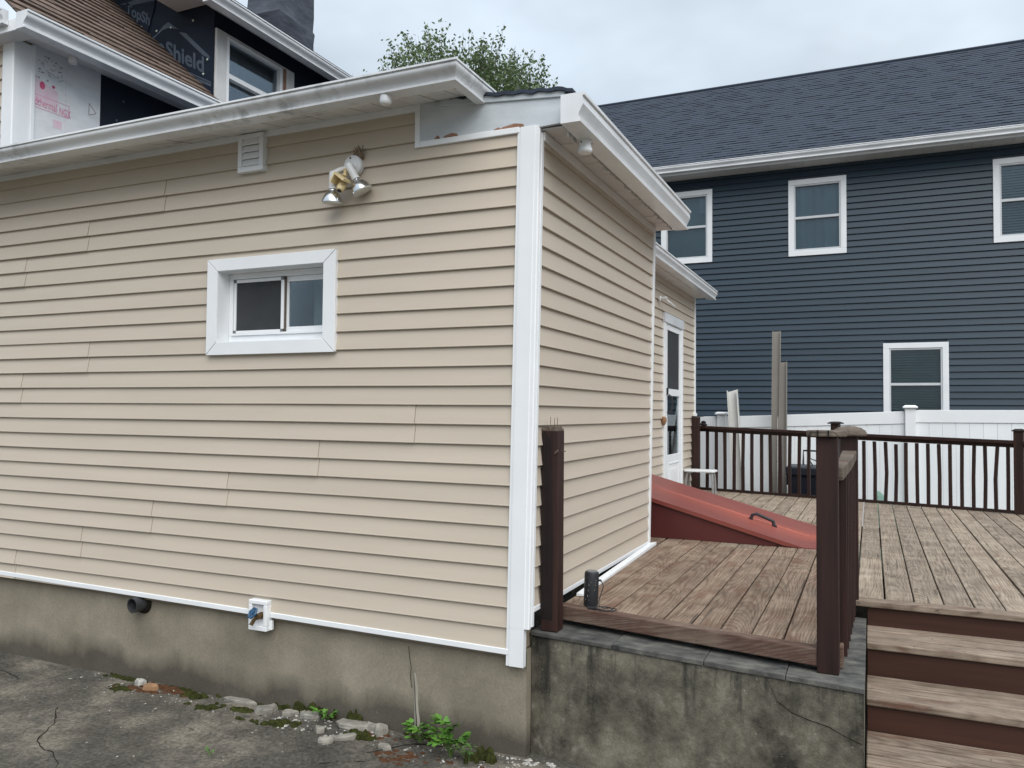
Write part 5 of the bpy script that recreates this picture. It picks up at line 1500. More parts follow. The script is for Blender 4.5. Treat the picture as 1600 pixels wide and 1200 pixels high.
for r in range(rows):
    s0 = r * 0.143
    x = rx0 + (r % 3) * 0.11 - 0.2
    while x < rx1:
        w = random.choice((0.14, 0.2, 0.26, 0.17))
        h = random.choice((0.010, 0.010, 0.017))
        xa, xb = max(x, rx0), min(x + w, rx1)
        if xb > xa and xb > -5.6 and xa < 6.2:
            a = (s0 - 0.002, h); b = (s0 + 0.150, 0.002)
            pts = []
            for xx in (xa, xb):
                for s_, h_ in ((a[0], -0.02), (a[0], a[1]), (b[0], b[1]), (b[0], -0.02)):
                    pts.append((xx, RY0 + ty * s_ + ny_ * h_, RZ0 + tz * s_ + nz_ * h_))
            shm.add(pts, [(0, 1, 5, 4), (1, 2, 6, 5), (0, 3, 2, 1), (4, 5, 6, 7)])
        x += w
so = shm.build('shingles', 'dark_shingle', rn_)
so['kind'] = 'stuff'
MB().tube([(rx0, RY1, RZ1 + 0.005), (rx1, RY1, RZ1 + 0.005)], 0.045, 6).build('ridge_cap', 'dark_shingle', rn_)

# ================================================================== MAIN HOUSE BEHIND, UPPER LEFT
MH = thing('main_house', 'older main house under repair, brown shingles and black underlayment above the addition', 'house', (-5, 2, 3.4))
MX = -4.13
fM = PX(MX)
mw = MB()
mw.box(-7.5, MX - 0.004, 0.004, 7.0, 3.45, 4.47).build('wall', 'sheath', MH)
mwall = MH.children[-1]
for i in range(11):
    z = 3.44 + 0.1045 * i - 0.02
    course(dirA, -7.5, MX - 0.085, z, 4.44, mwall, 'beige', 0.001, e=0.1045)
mc = MB().hexa([(MX - 0.105, -0.024), (MX + 0.010, -0.024), (MX + 0.016, -0.018), (MX + 0.016, 0.012), (MX + 0.012, 0.125), (MX - 0.105, 0.02)], 3.46, 4.43).build('corner_post', 'white', MH, bevel=0.003)
P(R(0.118, 0.142, 3.46, 4.44), fM, 0.002, 0.020).build('channel', 'white', mc)
# sheathing board with faded pink print
wr = P(R(0.142, 0.70, 3.46, 4.46), fM, 0.0, 0.010).build('foil_board', 'wrap', MH)
ux, uy = Vector((0, 1, 0)), Vector((0, 0, 1))
def flat(poly, name, mat, off=0.0112, parent=None, thick=0.0006):
    return P(poly, fM, off - thick, off).build(name, mat, parent or wr)
flat([(0.145, 4.03), (0.34, 4.05), (0.33, 4.16), (0.20, 4.19), (0.145, 4.21)], 'pink_print', 'pinkpale')
flat([(0.205 + 0.022 * math.cos(t), 4.165 + 0.030 * math.sin(t)) for t in [i * math.pi / 6 for i in range(12)]], 'red_spot', 'red', 0.0120)
flat([(0.295 + 0.014 * math.cos(t), 4.185 + 0.012 * math.sin(t)) for t in [i * math.pi / 4 for i in range(8)]], 'red_spot', 'red', 0.0120)
for (yy, zz) in ((0.245, 4.215), (0.175, 4.215), (0.150, 4.215)):
    flat(R(yy - 0.008, yy + 0.008, zz - 0.006, zz + 0.006), 'ink_mark', 'inkgrey', 0.0120)
flat(R(0.30, 0.37, 3.88, 3.94), 'pink_print', 'pinkpale')
lettering('dthermal', 0.090, Vector((MX + 0.0125, 0.146, 4.005)), Vector((0, 1, -0.03)) * 0.56, Vector((0, 0, 1)), 'pink_lettering', 'pink', wr, 0.001)
lettering('NGX', 0.080, Vector((MX + 0.0125, 0.345, 3.995)), Vector((0, 1, -0.03)) * 0.55, Vector((0, 0, 1)), 'pink_lettering', 'pink', wr, 0.001)
MB().frame(fM, 0.1445, 0.43, 3.985, 4.085, 0.003, 0.003, 0.004, 0.004, 0.0105, 0.0118).build('print_border', 'pink', wr)
random.seed(4)
for i in range(42):             # scribbled small print near the top
    yy = 0.16 + 0.20 * random.random(); zz = 4.25 + 0.15 * random.random() - 0.1 * (yy - 0.16)
    flat(R(yy, yy + random.uniform(0.008, 0.022), zz, zz + 0.006), 'ink_mark', 'inkgrey', 0.0120)
tri = MB()
for (a, b) in (((0.60, 4.17), (0.665, 4.11)), ((0.665, 4.11), (0.60, 4.075)), ((0.60, 4.075), (0.60, 4.17))):
    dv = Vector((b[0] - a[0], b[1] - a[1])).normalized() * 0.003
    tri.prism([(a[0] - dv.y, a[1] + dv.x), (a[0] + dv.y, a[1] - dv.x), (b[0] + dv.y, b[1] - dv.x), (b[0] - dv.y, b[1] + dv.x)], fM, 0.0105, 0.0118)
tri.build('ink_triangle', 'inkgrey', wr)
for zz in [3.5 + 0.05 * i for i in range(18)]:
    flat(R(0.395, 0.398, zz, zz + 0.03), 'ink_mark', 'pinkpale', 0.0112)
lowb = P(R(0.704, 7.0, 3.46, 4.47), fM, -0.001, 0.006).build('lower_underlayment', 'underlay', MH)
for (yy, zz) in ((0.92, 4.30), (0.86, 4.12), (1.18, 4.24), (1.05, 4.05), (1.4, 4.3)):
    MB().lathe([(0.011, 0), (0.011, 0.003), (0.004, 0.005)], (MX + 0.006, yy, zz), (1, 0, 0), 10).build('cap_nail', 'print_grey', lowb)

# lower eave with brown gambrel roof
ef = MB().box(-3.895, -3.880, -0.14, 1.90, 4.385, 4.50).build('eave_fascia', 'soffit', MH)
y = -0.13
while y < 1.88:
    w = min(0.25, 1.88 - y)
    MB().add([(MX + 0.005, y + 0.001, 4.448), (-3.896, y + 0.001, 4.405), (-3.896, y + w - 0.001, 4.405), (MX + 0.005, y + w - 0.001, 4.448), (MX + 0.005, y + 0.001, 4.456), (-3.896, y + 0.001, 4.413), (-3.896, y + w - 0.001, 4.413), (MX + 0.005, y + w - 0.001, 4.456)],
             [(0, 1, 2, 3), (7, 6, 5, 4), (0, 4, 5, 1), (1, 5, 6, 2), (2, 6, 7, 3), (3, 7, 4, 0)]).build('soffit_panel', 'soffit', ef)
    y += w
gutter(lambda u, v, w: (-3.879 + u, w, 4.385 + v), -0.165, 1.90, 0.125, 0.118, 0.085, 'gutter', 'gutter_clean', MH)
MB().lathe([(0.032, 0), (0.034, 0.04), (0.026, 0.055)], (-3.96, 0.335, 4.41), (0, 0, -1), 14).build('soffit_light', 'soffit', ef, smooth=True)
# gable-end return at the front
gr_ = MB()
gr_.box(-7.5, -3.90, -0.135, -0.002, 4.400, 4.415)
gr_.build('front_soffit', 'soffit', MH)
MB().box(-7.5, -3.885, -0.150, -0.136, 4.395, 4.475).build('front_fascia', 'white', MH)
gutter(lambda u, v, w: (w, -0.152 - u * 0.5, 4.44 + v), -7.5, -3.99, 0.11, 0.10, 0.08, 'gutter', 'gutter_clean', MH)
PT = 0.872                       # roof pitch
ex, ez = -3.86, 4.478
ca = 1 / math.hypot(1, PT); sa2 = PT * ca
rfm = MB().add([(ex, -0.12, ez - 0.02), (ex, 1.90, ez - 0.02), (ex - 2.2, 1.90, ez - 0.02 + 2.2 * PT), (ex - 2.2, -0.12, ez - 0.02 + 2.2 * PT)], [(0, 1, 2, 3)]).build('lower_roof', 'brown_shingle', MH)
random.seed(9)
for r in range(20):
    s0 = r * 0.132
    y = -0.135 - (r % 2) * 0.16 - 0.05 * (r % 3)
    while y < 1.905:
        w = random.choice((0.30, 0.33, 0.36))
        a, b = max(y, -0.135) + 0.0015, min(y + w, 1.905) - 0.0015
        if b - a > 0.01:
            pts = []
            lift = random.uniform(0, 0.009)
            for yy in (a, b):
                for s_, h_ in ((s0 - 0.01, -0.004), (s0 - 0.01, 0.013 + lift), (s0 + 0.138, 0.001), (s0 + 0.138, -0.004)):
                    pts.append((ex - ca * s_ + sa2 * h_, yy, ez + sa2 * s_ + ca * h_))
            MB().add(pts, [(3, 2, 1, 0), (4, 5, 6, 7), (0, 1, 5, 4), (1, 2, 6, 5), (2, 3, 7, 6), (3, 0, 4, 7)]).build('shingle', 'brown_shingle', rfm)
        y += w
# dormer: cheek facing us, front wall flush with the wall below
CY = 1.905
def rz(x):
    return ez + (ex - x) * PT
ck_ = MB().add([(MX, CY, 4.44), (MX, CY, 5.60), (-6.6, CY, 6.66), (-6.6, CY, 4.44), (MX, CY + 0.02, 4.44), (MX, CY + 0.02, 5.60), (-6.6, CY + 0.02, 6.66), (-6.6, CY + 0.02, 4.44)],
               [(0, 1, 2, 3), (7, 6, 5, 4), (0, 4, 5, 1), (1, 5, 6, 2), (2, 6, 7, 3), (3, 7, 4, 0)]).build('dormer_cheek', 'underlay', MH)
fC = PY(CY)
def ck_poly(poly, name, mat, off=0.0022, par=None):
    return P(poly, fC, off - 0.0012, off).build(name, mat, par or ck_)
# printed lettering on the underlayment, set at the slope of the sheet
def sheet_text(body, size, start, bx, up, off, mat='print_grey', right=False, bold=0.004, name='printed_lettering', par=None):
    m = text_mesh(body, size, bold)
    wmax = max(v.co.x for v in m.vertices)
    o = Vector((start[0], CY - off, start[1]))
    d = Vector((bx[0], 0, bx[1])); u = Vector((up[0], 0, up[1]))
    for v in m.vertices:
        xx = v.co.x - (wmax if right else 0)
        v.co = o + d * xx + u * v.co.y
    return link(name, m, mat, par or ck_)
bx1_ = (1.0, -0.50)
sheet_text('Shield', 0.215, (-4.745, 5.205), (bx1_[0] * 1.0, bx1_[1] * 1.0), (-0.03, 1), 0.003, bold=0.0055)
sheet_text('Top', 0.190, (-4.765, 5.232), (bx1_[0] * 0.92, bx1_[1] * 0.92), (-0.03, 0.95), 0.003, right=True, bold=0.005)
ck_poly([(-5.005, 5.400), (-4.90, 5.412), (-4.80, 5.468), (-4.73, 5.478), (-4.60, 5.445), (-4.522, 5.415), (-4.60, 5.448), (-4.723, 5.536), (-4.79, 5.508), (-4.88, 5.44)], 'printed_gable_logo', 'print_grey', 0.003)
ck_poly([(-4.577, 5.408), (-4.49, 5.385), (-4.18, 5.105), (-4.165, 5.070), (-4.26, 5.125)], 'printed_gable_logo', 'print_grey', 0.003)
for o, h, d in ((-0.075, 0.012, 'print_grey'), (-0.110, 0.030, 'print_grey')):
    ck_poly([(-4.80, 5.235 + o), (-4.15, 4.912 + o), (-4.15, 4.912 + o + h), (-4.80, 5.235 + o + h)], 'printed_line', d, 0.003)
sheet_text('synthetic underlayment', 0.030, (-4.70, 5.090), (1.9, -0.94), (0, 1), 0.0036, 'underlay', bold=0.0)
# a flap of the sheet lapped over, with the same print
flap = P([(-4.875, 6.05), (-4.905, 5.72), (-5.005, 5.440), (-5.05, 5.405), (-5.09, 5.425), (-5.30, 5.60), (-5.62, 5.90), (-5.80, 6.15)], fC, 0.004, 0.012).build('sheet_flap', 'underlay', ck_, bevel=0.003)
sheet_text('TopSh', 0.150, (-4.962, 5.545), (0.88, -0.50), (0.06, 0.98), 0.0128, right=True, bold=0.004)
ck_poly([(-5.385, 5.842), (-5.22, 5.80), (-4.905, 5.785), (-4.90, 5.83), (-5.10, 5.86), (-5.26, 5.84)], 'printed_gable_logo', 'print_grey', 0.0128)
for k in range(2):
    ck_poly([(-5.30, 5.625 - 0.03 * k), (-5.02, 5.455 - 0.03 * k), (-5.02, 5.465 - 0.03 * k), (-5.30, 5.635 - 0.03 * k)], 'printed_line', 'print_grey', 0.0128)
for (xx, zz, o) in ((-4.877, 5.476, 0.0), (-4.686, 5.475, 0), (-4.685, 5.150, 0), (-4.201, 5.072, 0), (-5.076, 5.548, 0.012), (-4.396, 5.488, 0), (-4.25, 4.94, 0)):
    MB().lathe([(0.011, 0), (0.011, 0.005), (0.005, 0.008)], (xx, CY - o - 0.001, zz), (0, -1, 0), 12).build('cap_nail', 'capnail', ck_)
# dormer front wall with window
DW = [(2.055, 2.860, 4.60, 5.360)]
dw = MB()
for (a, b, c, d) in ((CY + 0.021, 2.055, 4.44, 5.60), (2.860, 7.0, 4.44, 5.60), (2.055, 2.860, 4.44, 4.60), (2.055, 2.860, 5.360, 5.60)):
    dw.prism(R(a, b, c, d), fM, -0.08, 0.0)
dwo = dw.build('dormer_wall', 'underlay', MH)
wm = MB().frame(fM, 1.918, 3.040, 4.50, 5.372, 0.135, 0.175, 0.09, 0.016, 0.0, 0.026).build('window', 'oldwhite', MH, bevel=0.003)
MB().frame(fM, 2.056, 2.862, 4.592, 5.352, 0.038, 0.038, 0.04, 0.030, -0.06, 0.020).build('frame', 'white', wm, bevel=0.002)
P(R(2.094, 2.824, 4.955, 5.000), fM, -0.04, 0.016).build('meeting_rail', 'white', wm)
P(R(2.094, 2.824, 5.000, 5.322), fM, -0.030, -0.026).build('upper_pane', 'glass', wm)
P(R(2.094, 2.824, 4.632, 4.955), fM, -0.045, -0.041).build('lower_pane', 'glass', wm)
MB().add([(MX - 0.9, 1.95, 4.45), (MX - 0.9, 3.0, 4.45), (MX - 0.9, 3.0, 5.5), (MX - 0.9, 1.95, 5.5), (MX - 0.1, 1.95, 4.45), (MX - 0.1, 3.0, 4.45), (MX - 0.1, 3.0, 5.5), (MX - 0.1, 1.95, 5.5)],
         [(0, 1, 2, 3), (0, 4, 5, 1), (1, 5, 6, 2), (2, 6, 7, 3), (3, 7, 4, 0)]).build('room_lining', 'dark', wm)
for a, b in ((2.10, 2.36), (2.40, 2.82)):
    P(R(a, b, 4.62, 5.33), PX(MX - 0.12), 0, 0.004).build('curtain', 'curtain', wm)
P(R(2.862, 2.905, 4.60, 5.353), fM, 0.0265, 0.030).build('raw_wood_strip', 'bare_wood', wm)
# dark vent cap in front of the window
MB().lathe([(0.05, 0), (0.05, 0.32), (0.075, 0.325), (0.08, 0.40), (0.06, 0.43), (0.01, 0.44)], (-3.55, 2.42, 3.55), (0, 0, 1), 18).build('roof_vent_pipe', 'pipe', H, smooth=True)
# upper eave
uf = MB().box(-3.895, -3.880, 1.55, 7.0, 5.40, 5.50).build('upper_fascia', 'soffit', MH)
y = 1.55
while y < 6.95:
    MB().box(MX + 0.002, -3.896, y + 0.001, y + 0.299, 5.540 + 0.002 * random.random(), 5.550).build('soffit_panel', 'soffit', uf)
    y += 0.3
MB().box(-4.6, -3.896, 1.55, 1.90, 5.61, 5.625).build('rake_soffit', 'soffit', uf)
gutter(lambda u, v, w: (-3.878 + u, w, 5.385 + v), 1.52, 7.0, 0.130, 0.100, 0.088, 'gutter', 'gutter_clean', MH)
MB().add([(-3.80, 1.52, 5.49), (-3.80, 7.0, 5.49), (-7.6, 7.0, 7.10), (-7.6, 1.52, 7.10), (-3.80, 1.52, 5.53), (-3.80, 7.0, 5.53), (-7.6, 7.0, 7.15), (-7.6, 1.52, 7.15)],
         [(0, 1, 2, 3), (7, 6, 5, 4), (0, 4, 5, 1), (1, 5, 6, 2), (2, 6, 7, 3), (3, 7, 4, 0)]).build('upper_roof', 'underlay', MH)
# chimney wrapped in torn black felt
cm = MB()
X0, X1, Y0, Y1 = -6.60, -6.02, 5.0, 5.75
levels = [5.6, 6.4, 6.62, 6.80, 7.0, 7.2, 7.36, 7.40, 7.6, 8.05]
ring_n = []
for z in levels:
    o = 0.03 * mnoise.noise((z * 3, 1, 1)) + (0.035 if 7.0 < z < 7.38 else 0)
    rng = []
    for t in range(24):
        s_ = t / 24 * 4
        e, f = int(s_), s_ - int(s_)
        cs = [(X0, Y0), (X1, Y0), (X1, Y1), (X0, Y1)]
        a, b = cs[e], cs[(e + 1) % 4]
        x, y = a[0] + (b[0] - a[0]) * f, a[1] + (b[1] - a[1]) * f
        nn = 0.035 * mnoise.noise((x * 3, y * 3, z * 2.5)) + o
        cx_, cy_ = (X0 + X1) / 2, (Y0 + Y1) / 2
        d = Vector((x - cx_, y - cy_)).normalized()
        rng.append((x + d.x * nn, y + d.y * nn, z + 0.05 * mnoise.noise((x * 2, y * 2, z))))
    cm.v += rng
for i in range(len(levels) - 1):
    for t in range(24):
        cm.f.append((i * 24 + t, i * 24 + (t + 1) % 24, (i + 1) * 24 + (t + 1) % 24, (i + 1) * 24 + t))
cm.f.append(tuple((len(levels) - 1) * 24 + t for t in range(24)))
chm = cm.build('chimney', 'chim', MH, smooth=True)
MB().box(X0 + 0.01, X1 + 0.012, Y0 - 0.012, Y1, 8.02, 8.3).build('chimney_top', 'brick', chm)

# ================================================================== TREE BEHIND
TR = thing('tree', 'leafy green tree rising behind the addition roof', 'tree', (-9.6, 17.3, 0))
random.seed(31)
TC = Vector((-9.6, 17.3, 0))
tk = MB()
tk.tube(smooth_path([TC, TC + Vector((0.1, 0, 2.5)), TC + Vector((-0.1, 0.1, 5.0)), TC + Vector((0.1, 0, 8.0))], 4), [0.26 - 0.009 * i for i in range(13)], 10)
ends = []
for i in range(22):
    z0 = random.uniform(4.5, 7.6)
    a = random.uniform(0, 6.28)
    p0 = TC + Vector((0, 0, z0))
    ln = random.uniform(2.0, 3.0)
    el = random.uniform(0.4, 1.05)
    dr = Vector((math.cos(a) * math.cos(el), math.sin(a) * math.cos(el), math.sin(el)))
    p1 = p0 + dr * ln * 0.5 + Vector((0, 0, 0.1)); p2 = p0 + dr * ln + Vector((random.uniform(-.2, .2), random.uniform(-.2, .2), 0.4))
    tk.tube([p0, p1, p2], [0.10, 0.06, 0.03], 6)
    for j in range(9):
        b0 = p1.lerp(p2, random.uniform(0.0, 1.0))
        dr2 = (dr + Vector((random.gauss(0, .6), random.gauss(0, .6), random.gauss(0.4, .5)))).normalized()
        b1 = b0 + dr2 * random.uniform(0.8, 1.7)
        tk.tube([b0, b0.lerp(b1, .5) + Vector((0, 0, .05)), b1], [0.025, 0.016, 0.006], 4, cap=False)
        ends.append((b0, b1))
tk.build('trunk', 'bark', TR)
lv = MB()
top_c = TC + Vector((-0.1, 0, 8.45))
def crown_r(d):
    return 3.75 + 0.7 * mnoise.noise(d * 2.2) + 0.35 * mnoise.noise(d * 5.1)
sprigs = []
for b0, b1 in ends:
    for k in range(3):
        sprigs.append((b0.lerp(b1, random.uniform(0.3, 1.0)), (b1 - b0).normalized()))
for i in range(5600):            # sprigs filling the crown
    d = Vector((random.gauss(0, 1), random.gauss(0, 1), random.gauss(0, 0.8))).normalized()
    r = crown_r(d) * (0.35 + 0.65 * random.random() ** 0.6)
    p = top_c + Vector((d.x * r * 1.0, d.y * r * 1.0, d.z * r * 1.02))
    sprigs.append((p, (d + Vector((0, 0, 0.7))).normalized()))
for i in range(110):             # sprigs standing out of the outline
    d = Vector((random.gauss(0, 1), random.gauss(0, 1), abs(random.gauss(0.9, 0.5)))).normalized()
    r = crown_r(d) * random.uniform(0.93, 1.07)
    sprigs.append((top_c + d * r, (d * 0.4 + Vector((0, 0, 1))).normalized()))
for p, d in sprigs:
    L = random.uniform(0.35, 0.75)
    q = p + d * L
    lv_n = random.randint(14, 22)
    for k in range(lv_n):
        c = p.lerp(q, random.random()) + Vector((random.gauss(0, .09), random.gauss(0, .09), random.gauss(0, .07)))
        n = Vector((random.gauss(0, 1), random.gauss(0, 1), random.gauss(0.5, 0.8))).normalized()
        u = n.orthogonal().normalized()
        u = (u * math.cos(k) + n.cross(u) * math.sin(k))
        w = n.cross(u)
        s_ = random.uniform(0.040, 0.072)
        lv.add([c - u * s_, c - w * s_ * 0.55, c + u * s_, c + w * s_ * 0.55], [(0, 1, 2, 3)])
m = bpy.data.meshes.new('crown')
m.from_pydata(lv.v, [], lv.f); m.update()
lvo = link('crown', m, 'leaf', TR)
tg = MB()
for p, d in sprigs:
    tg.tube([p - d * 0.3, p + d * 0.6], [0.008, 0.003], 3, cap=False)
tg.build('twigs', 'bark', TR)['kind'] = 'stuff'

# ================================================================== GROUND DETAIL ALONG THE WALL
random.seed(17)
def rock(name, label, x, y, sx, sy, sz, rot=0, mat='stone', seed=0, cat='stone', tilt=0.0, group=None):
    mb = MB()
    n, rings = 8, 4
    vs = []
    for j in range(rings + 1):
        ph = j / rings
        zz = [-0.25, 0.30, 0.80, 1.0, 1.0][j]
        rr = [0.95, 1.0, 0.95, 0.80, 0.0][j]
        for i in range(n):
            a = 2 * math.pi * i / n
            k = 1 + 0.55 * mnoise.noise((math.cos(a) * 2.3 + seed, math.sin(a) * 2.3, zz * 0.35 + seed * 3.1))
            px, py = math.cos(a) * rr * k * sx, math.sin(a) * rr * k * sy
            pz = zz * sz * (1 + 0.35 * mnoise.noise((px * 26 + seed, py * 26, 2)))
            c, s2 = math.cos(rot), math.sin(rot)
            vs.append((x + px * c - py * s2, y + px * s2 + py * c, gz(x, y) + pz + tilt * px))
    mb.v = vs
    for j in range(rings):
        for i in range(n):
            mb.f.append((j * n + i, j * n + (i + 1) % n, (j + 1) * n + (i + 1) % n, (j + 1) * n + i))
    o = mb.build(name, mat)
    return tag(o, label, cat, group)
ST = [('pale block-shaped piece of broken concrete under the faucet', -1.655, -0.055, 0.085, 0.045, 0.045, 0.35),
      ('small narrow stone between block-shaped piece and white jagged piece', -1.50, -0.035, 0.055, 0.028, 0.030, 0.6),
      ('white jagged piece of concrete left of the small dark-leaved weed', -1.375, -0.020, 0.085, 0.050, 0.035, -0.1),
      ('largest flat slab of broken concrete by the foundation', -1.045, -0.030, 0.145, 0.070, 0.035, 0.25),
      ('thin pale slab resting right of the largest slab', -0.945, -0.020, 0.065, 0.035, 0.042, 0.15),
      ('upright rounded slab of concrete at right end of the rubble', -0.885, -0.035, 0.042, 0.055, 0.050, 0.3),
      ('curved low chunk in front of the largest slab', -1.015, -0.165, 0.095, 0.038, 0.022, 0.55),
      ('small pointed stone alone in front of the rubble', -1.195, -0.160, 0.034, 0.030, 0.034, 0.1),
      ('grey knobbly stone nearest the camera in the rubble', -1.080, -0.255, 0.048, 0.035, 0.030, 0.2),
      ('small pale stone right of the rubble near the weeds', -0.760, -0.175, 0.045, 0.024, 0.022, 0.0),
      ('flat grey piece of broken edge left of the block-shaped piece', -1.93, 0.010, 0.150, 0.040, 0.020, 0.0)]
for i, (lb, x, y, sx, sy, sz, ro) in enumerate(ST):
    rock('stone', lb, x, y, sx * 0.82, sy * 0.85, sz * 0.9, ro, 'stone', i * 1.7 + 0.3, 'stone', 0.05 * (-1) ** i, 'broken concrete along the foundation')
rock('brick_fragment', 'orange fragment of brick in the rusty patch', -2.545, -0.075, 0.048, 0.036, 0.030, 0.2, 'brickbit', 3.3, 'brick')
rock('white_stone', 'whitish stone left of the orange brick fragment', -2.665, -0.055, 0.036, 0.028, 0.032, 0.5, 'chips', 5.1, 'stone')

def patch(mb, x, y, sx, sy, sz, seed, rot=0.0, nx=16, ny=10):
    k = len(mb.v)
    for i in range(nx + 1):
        for j in range(ny + 1):
            u, v = 2 * i / nx - 1, 2 * j / ny - 1
            rr = math.sqrt(u * u + v * v) * (1 + 0.35 * mnoise.noise((u * 1.8 + seed, v * 1.8, seed)))
            px, py = u * sx, v * sy
            c, s2 = math.cos(rot), math.sin(rot)
            X, Y = x + px * c - py * s2, y + px * s2 + py * c
            h = max(0.0, 1 - rr * rr)
            z = gz(X, Y) - 0.004 + sz * (h ** 0.6) * (1 + 0.5 * mnoise.noise((X * 45, Y * 45, seed))) + (0.002 if h > 0 else -0.02)
            mb.v.append((X, Y, z))
    for i in range(nx):
        for j in range(ny):
            q = k + i * (ny + 1) + j
            mb.f.append((q, q + ny + 1, q + ny + 2, q + 1))
ms_ = MB()
def scatter(mb, x, y, sx, sy, sz, seed, rot=0.0, dens=1.0):
    rn = random.Random(seed)
    for i in range(int((10 + 1500 * sx * sy) * dens)):
        u, v = rn.gauss(0, 0.42), rn.gauss(0, 0.42)
        c, s2 = math.cos(rot), math.sin(rot)
        X, Y = x + u * sx * c - v * sy * s2, y + u * sx * s2 + v * sy * c
        r = rn.uniform(0.010, 0.030) * (1.2 - 0.5 * min(1, math.hypot(u, v)))
        patch(mb, X, min(Y, 0.045), r * rn.uniform(1.0, 1.8), r, sz * rn.uniform(0.35, 1.0), seed + i * 0.37, rn.uniform(-0.6, 0.6), 7, 5)
for q in ((-1.50, -0.165, 0.20, 0.060, 0.022, 1, 0.10), (-0.955, -0.115, 0.085, 0.055, 0.035, 2, 0.3), (-1.36, 0.030, 0.16, 0.035, 0.070, 3, 0), (-1.10, 0.025, 0.07, 0.030, 0.075, 4, 0), (-0.26, -0.075, 0.085, 0.055, 0.050, 5, 0),
          (-2.74, -0.15, 0.10, 0.055, 0.012, 6, 0), (-2.93, 0.02, 0.12, 0.030, 0.020, 7, 0), (-2.22, -0.05, 0.11, 0.06, 0.028, 8, 0.1), (-2.02, -0.135, 0.15, 0.055, 0.018, 9, 0.1), (-1.80, -0.09, 0.13, 0.04, 0.018, 10, 0), (-2.82, 0.00, 0.10, 0.03, 0.02, 11, 0), (-1.62, 0.03, 0.08, 0.02, 0.04, 12, 0), (-2.40, 0.02, 0.14, 0.03, 0.02, 13, 0), (-1.95, 0.03, 0.30, 0.02, 0.02, 14, 0), (-0.60, 0.02, 0.20, 0.02, 0.02, 15, 0)):
    scatter(ms_, *q)
tag(ms_.build('moss', 'moss', smooth=True), 'dark green moss cushions along the foot of the wall', 'moss', kind='stuff')
rs_ = MB()
for q in ((-2.52, -0.02, 0.26, 0.055, 0.016, 21, 0.05), (-2.62, -0.11, 0.20, 0.040, 0.008, 22, 0.1), (-2.33, -0.03, 0.14, 0.04, 0.012, 23, 0), (-0.58, -0.22, 0.30, 0.10, 0.005, 24, 0.1), (-0.95, -0.06, 0.2, 0.06, 0.01, 25, 0.0)):
    scatter(rs_, *q)
tag(rs_.build('rusty_soil', 'rust', smooth=True), 'reddish-brown crumbled soil at the foot of the wall', 'soil', kind='stuff')
cp2 = MB()
def chip(x, y, s):
    d = Vector((random.gauss(0, 1), random.gauss(0, 1), 0)).normalized()
    a = random.uniform(0, 6.28)
    u = Vector((math.cos(a), math.sin(a), 0)) * s * random.uniform(0.7, 1.6); w = Vector((-math.sin(a), math.cos(a), 0)) * s * random.uniform(0.4, 0.9)
    z = gz(x, y); c = Vector((x, y, z)); h = Vector((0, 0, s * random.uniform(0.4, 0.9)))
    cp2.add([c - u - w, c + u - w * 0.7, c + u * 0.8 + w, c - u * 0.9 + w, c - u * 0.6 - w * 0.6 + h, c + u * 0.5 - w * 0.5 + h * 0.8, c + u * 0.5 + w * 0.6 + h, c - u * 0.5 + w * 0.5 + h * 0.7],
            [(4, 5, 6, 7), (0, 1, 5, 4), (1, 2, 6, 5), (2, 3, 7, 6), (3, 0, 4, 7)])
for i in range(260):
    x = random.uniform(-3.2, 0.2)
    y = 0.02 - abs(random.gauss(0, 0.13))
    chip(x, min(y, 0.0), random.choice((0.003, 0.004, 0.004, 0.006)))
for i in range(150):
    chip(random.uniform(-4.3, 0.4), random.uniform(-1.2, 0.0), random.choice((0.002, 0.0025, 0.003, 0.005)))
for i in range(90):
    chip(random.uniform(-1.55, -0.85), random.uniform(-0.2, 0.02), random.choice((0.004, 0.006, 0.010)))
for i in range(40):
    chip(random.uniform(-0.14, 0.12), random.uniform(-0.16, 0.02), random.choice((0.006, 0.010, 0.014)))
tag(cp2.build('gravel', 'chips'), 'pale chips and grit scattered on the pavement by the wall', 'gravel', kind='stuff')
# cracks in the pavement
def gcrack(pts, w, name):
    mb = MB()
    fine = []
    for (a, b) in zip(pts, pts[1:]):
        for t in range(6):
            f = t / 6
            x, y = a[0] + (b[0] - a[0]) * f, a[1] + (b[1] - a[1]) * f
            fine.append((x + 0.016 * mnoise.noise((x * 17, y * 17, 1)), y + 0.016 * mnoise.noise((x * 17, y * 17, 8))))
    for (a, b) in zip(fine, fine[1:]):
        d = Vector((b[0] - a[0], b[1] - a[1])).normalized()
        wa = w * (0.5 + abs(mnoise.noise((a[0] * 9, a[1] * 9, 4))) * 1.6); wb_ = w * (0.5 + abs(mnoise.noise((b[0] * 9, b[1] * 9, 4))) * 1.6)
        mb.add([(a[0] - d.y * wa, a[1] + d.x * wa, gz(*a) + 0.003), (a[0] + d.y * wa, a[1] - d.x * wa, gz(*a) + 0.003), (b[0] + d.y * wb_, b[1] - d.x * wb_, gz(*b) + 0.003), (b[0] - d.y * wb_, b[1] + d.x * wb_, gz(*b) + 0.003)], [(0, 1, 2, 3)])
    return mb.build('pavement_crack', 'crack', gr)
gcrack([(-2.80, -0.52), (-2.70, -0.60), (-2.58, -0.70), (-2.48, -0.86), (-2.38, -0.93), (-2.24, -0.95), (-2.12, -1.02), (-1.98, -1.18)], 0.0035, 'c')
gcrack([(-0.50, -0.02), (-0.63, -0.06), (-0.72, -0.13), (-0.80, -0.24), (-0.86, -0.36), (-0.98, -0.5)], 0.005, 'c')
gcrack([(-3.9, -0.20), (-3.6, -0.25), (-3.45, -0.30)], 0.003, 'c')
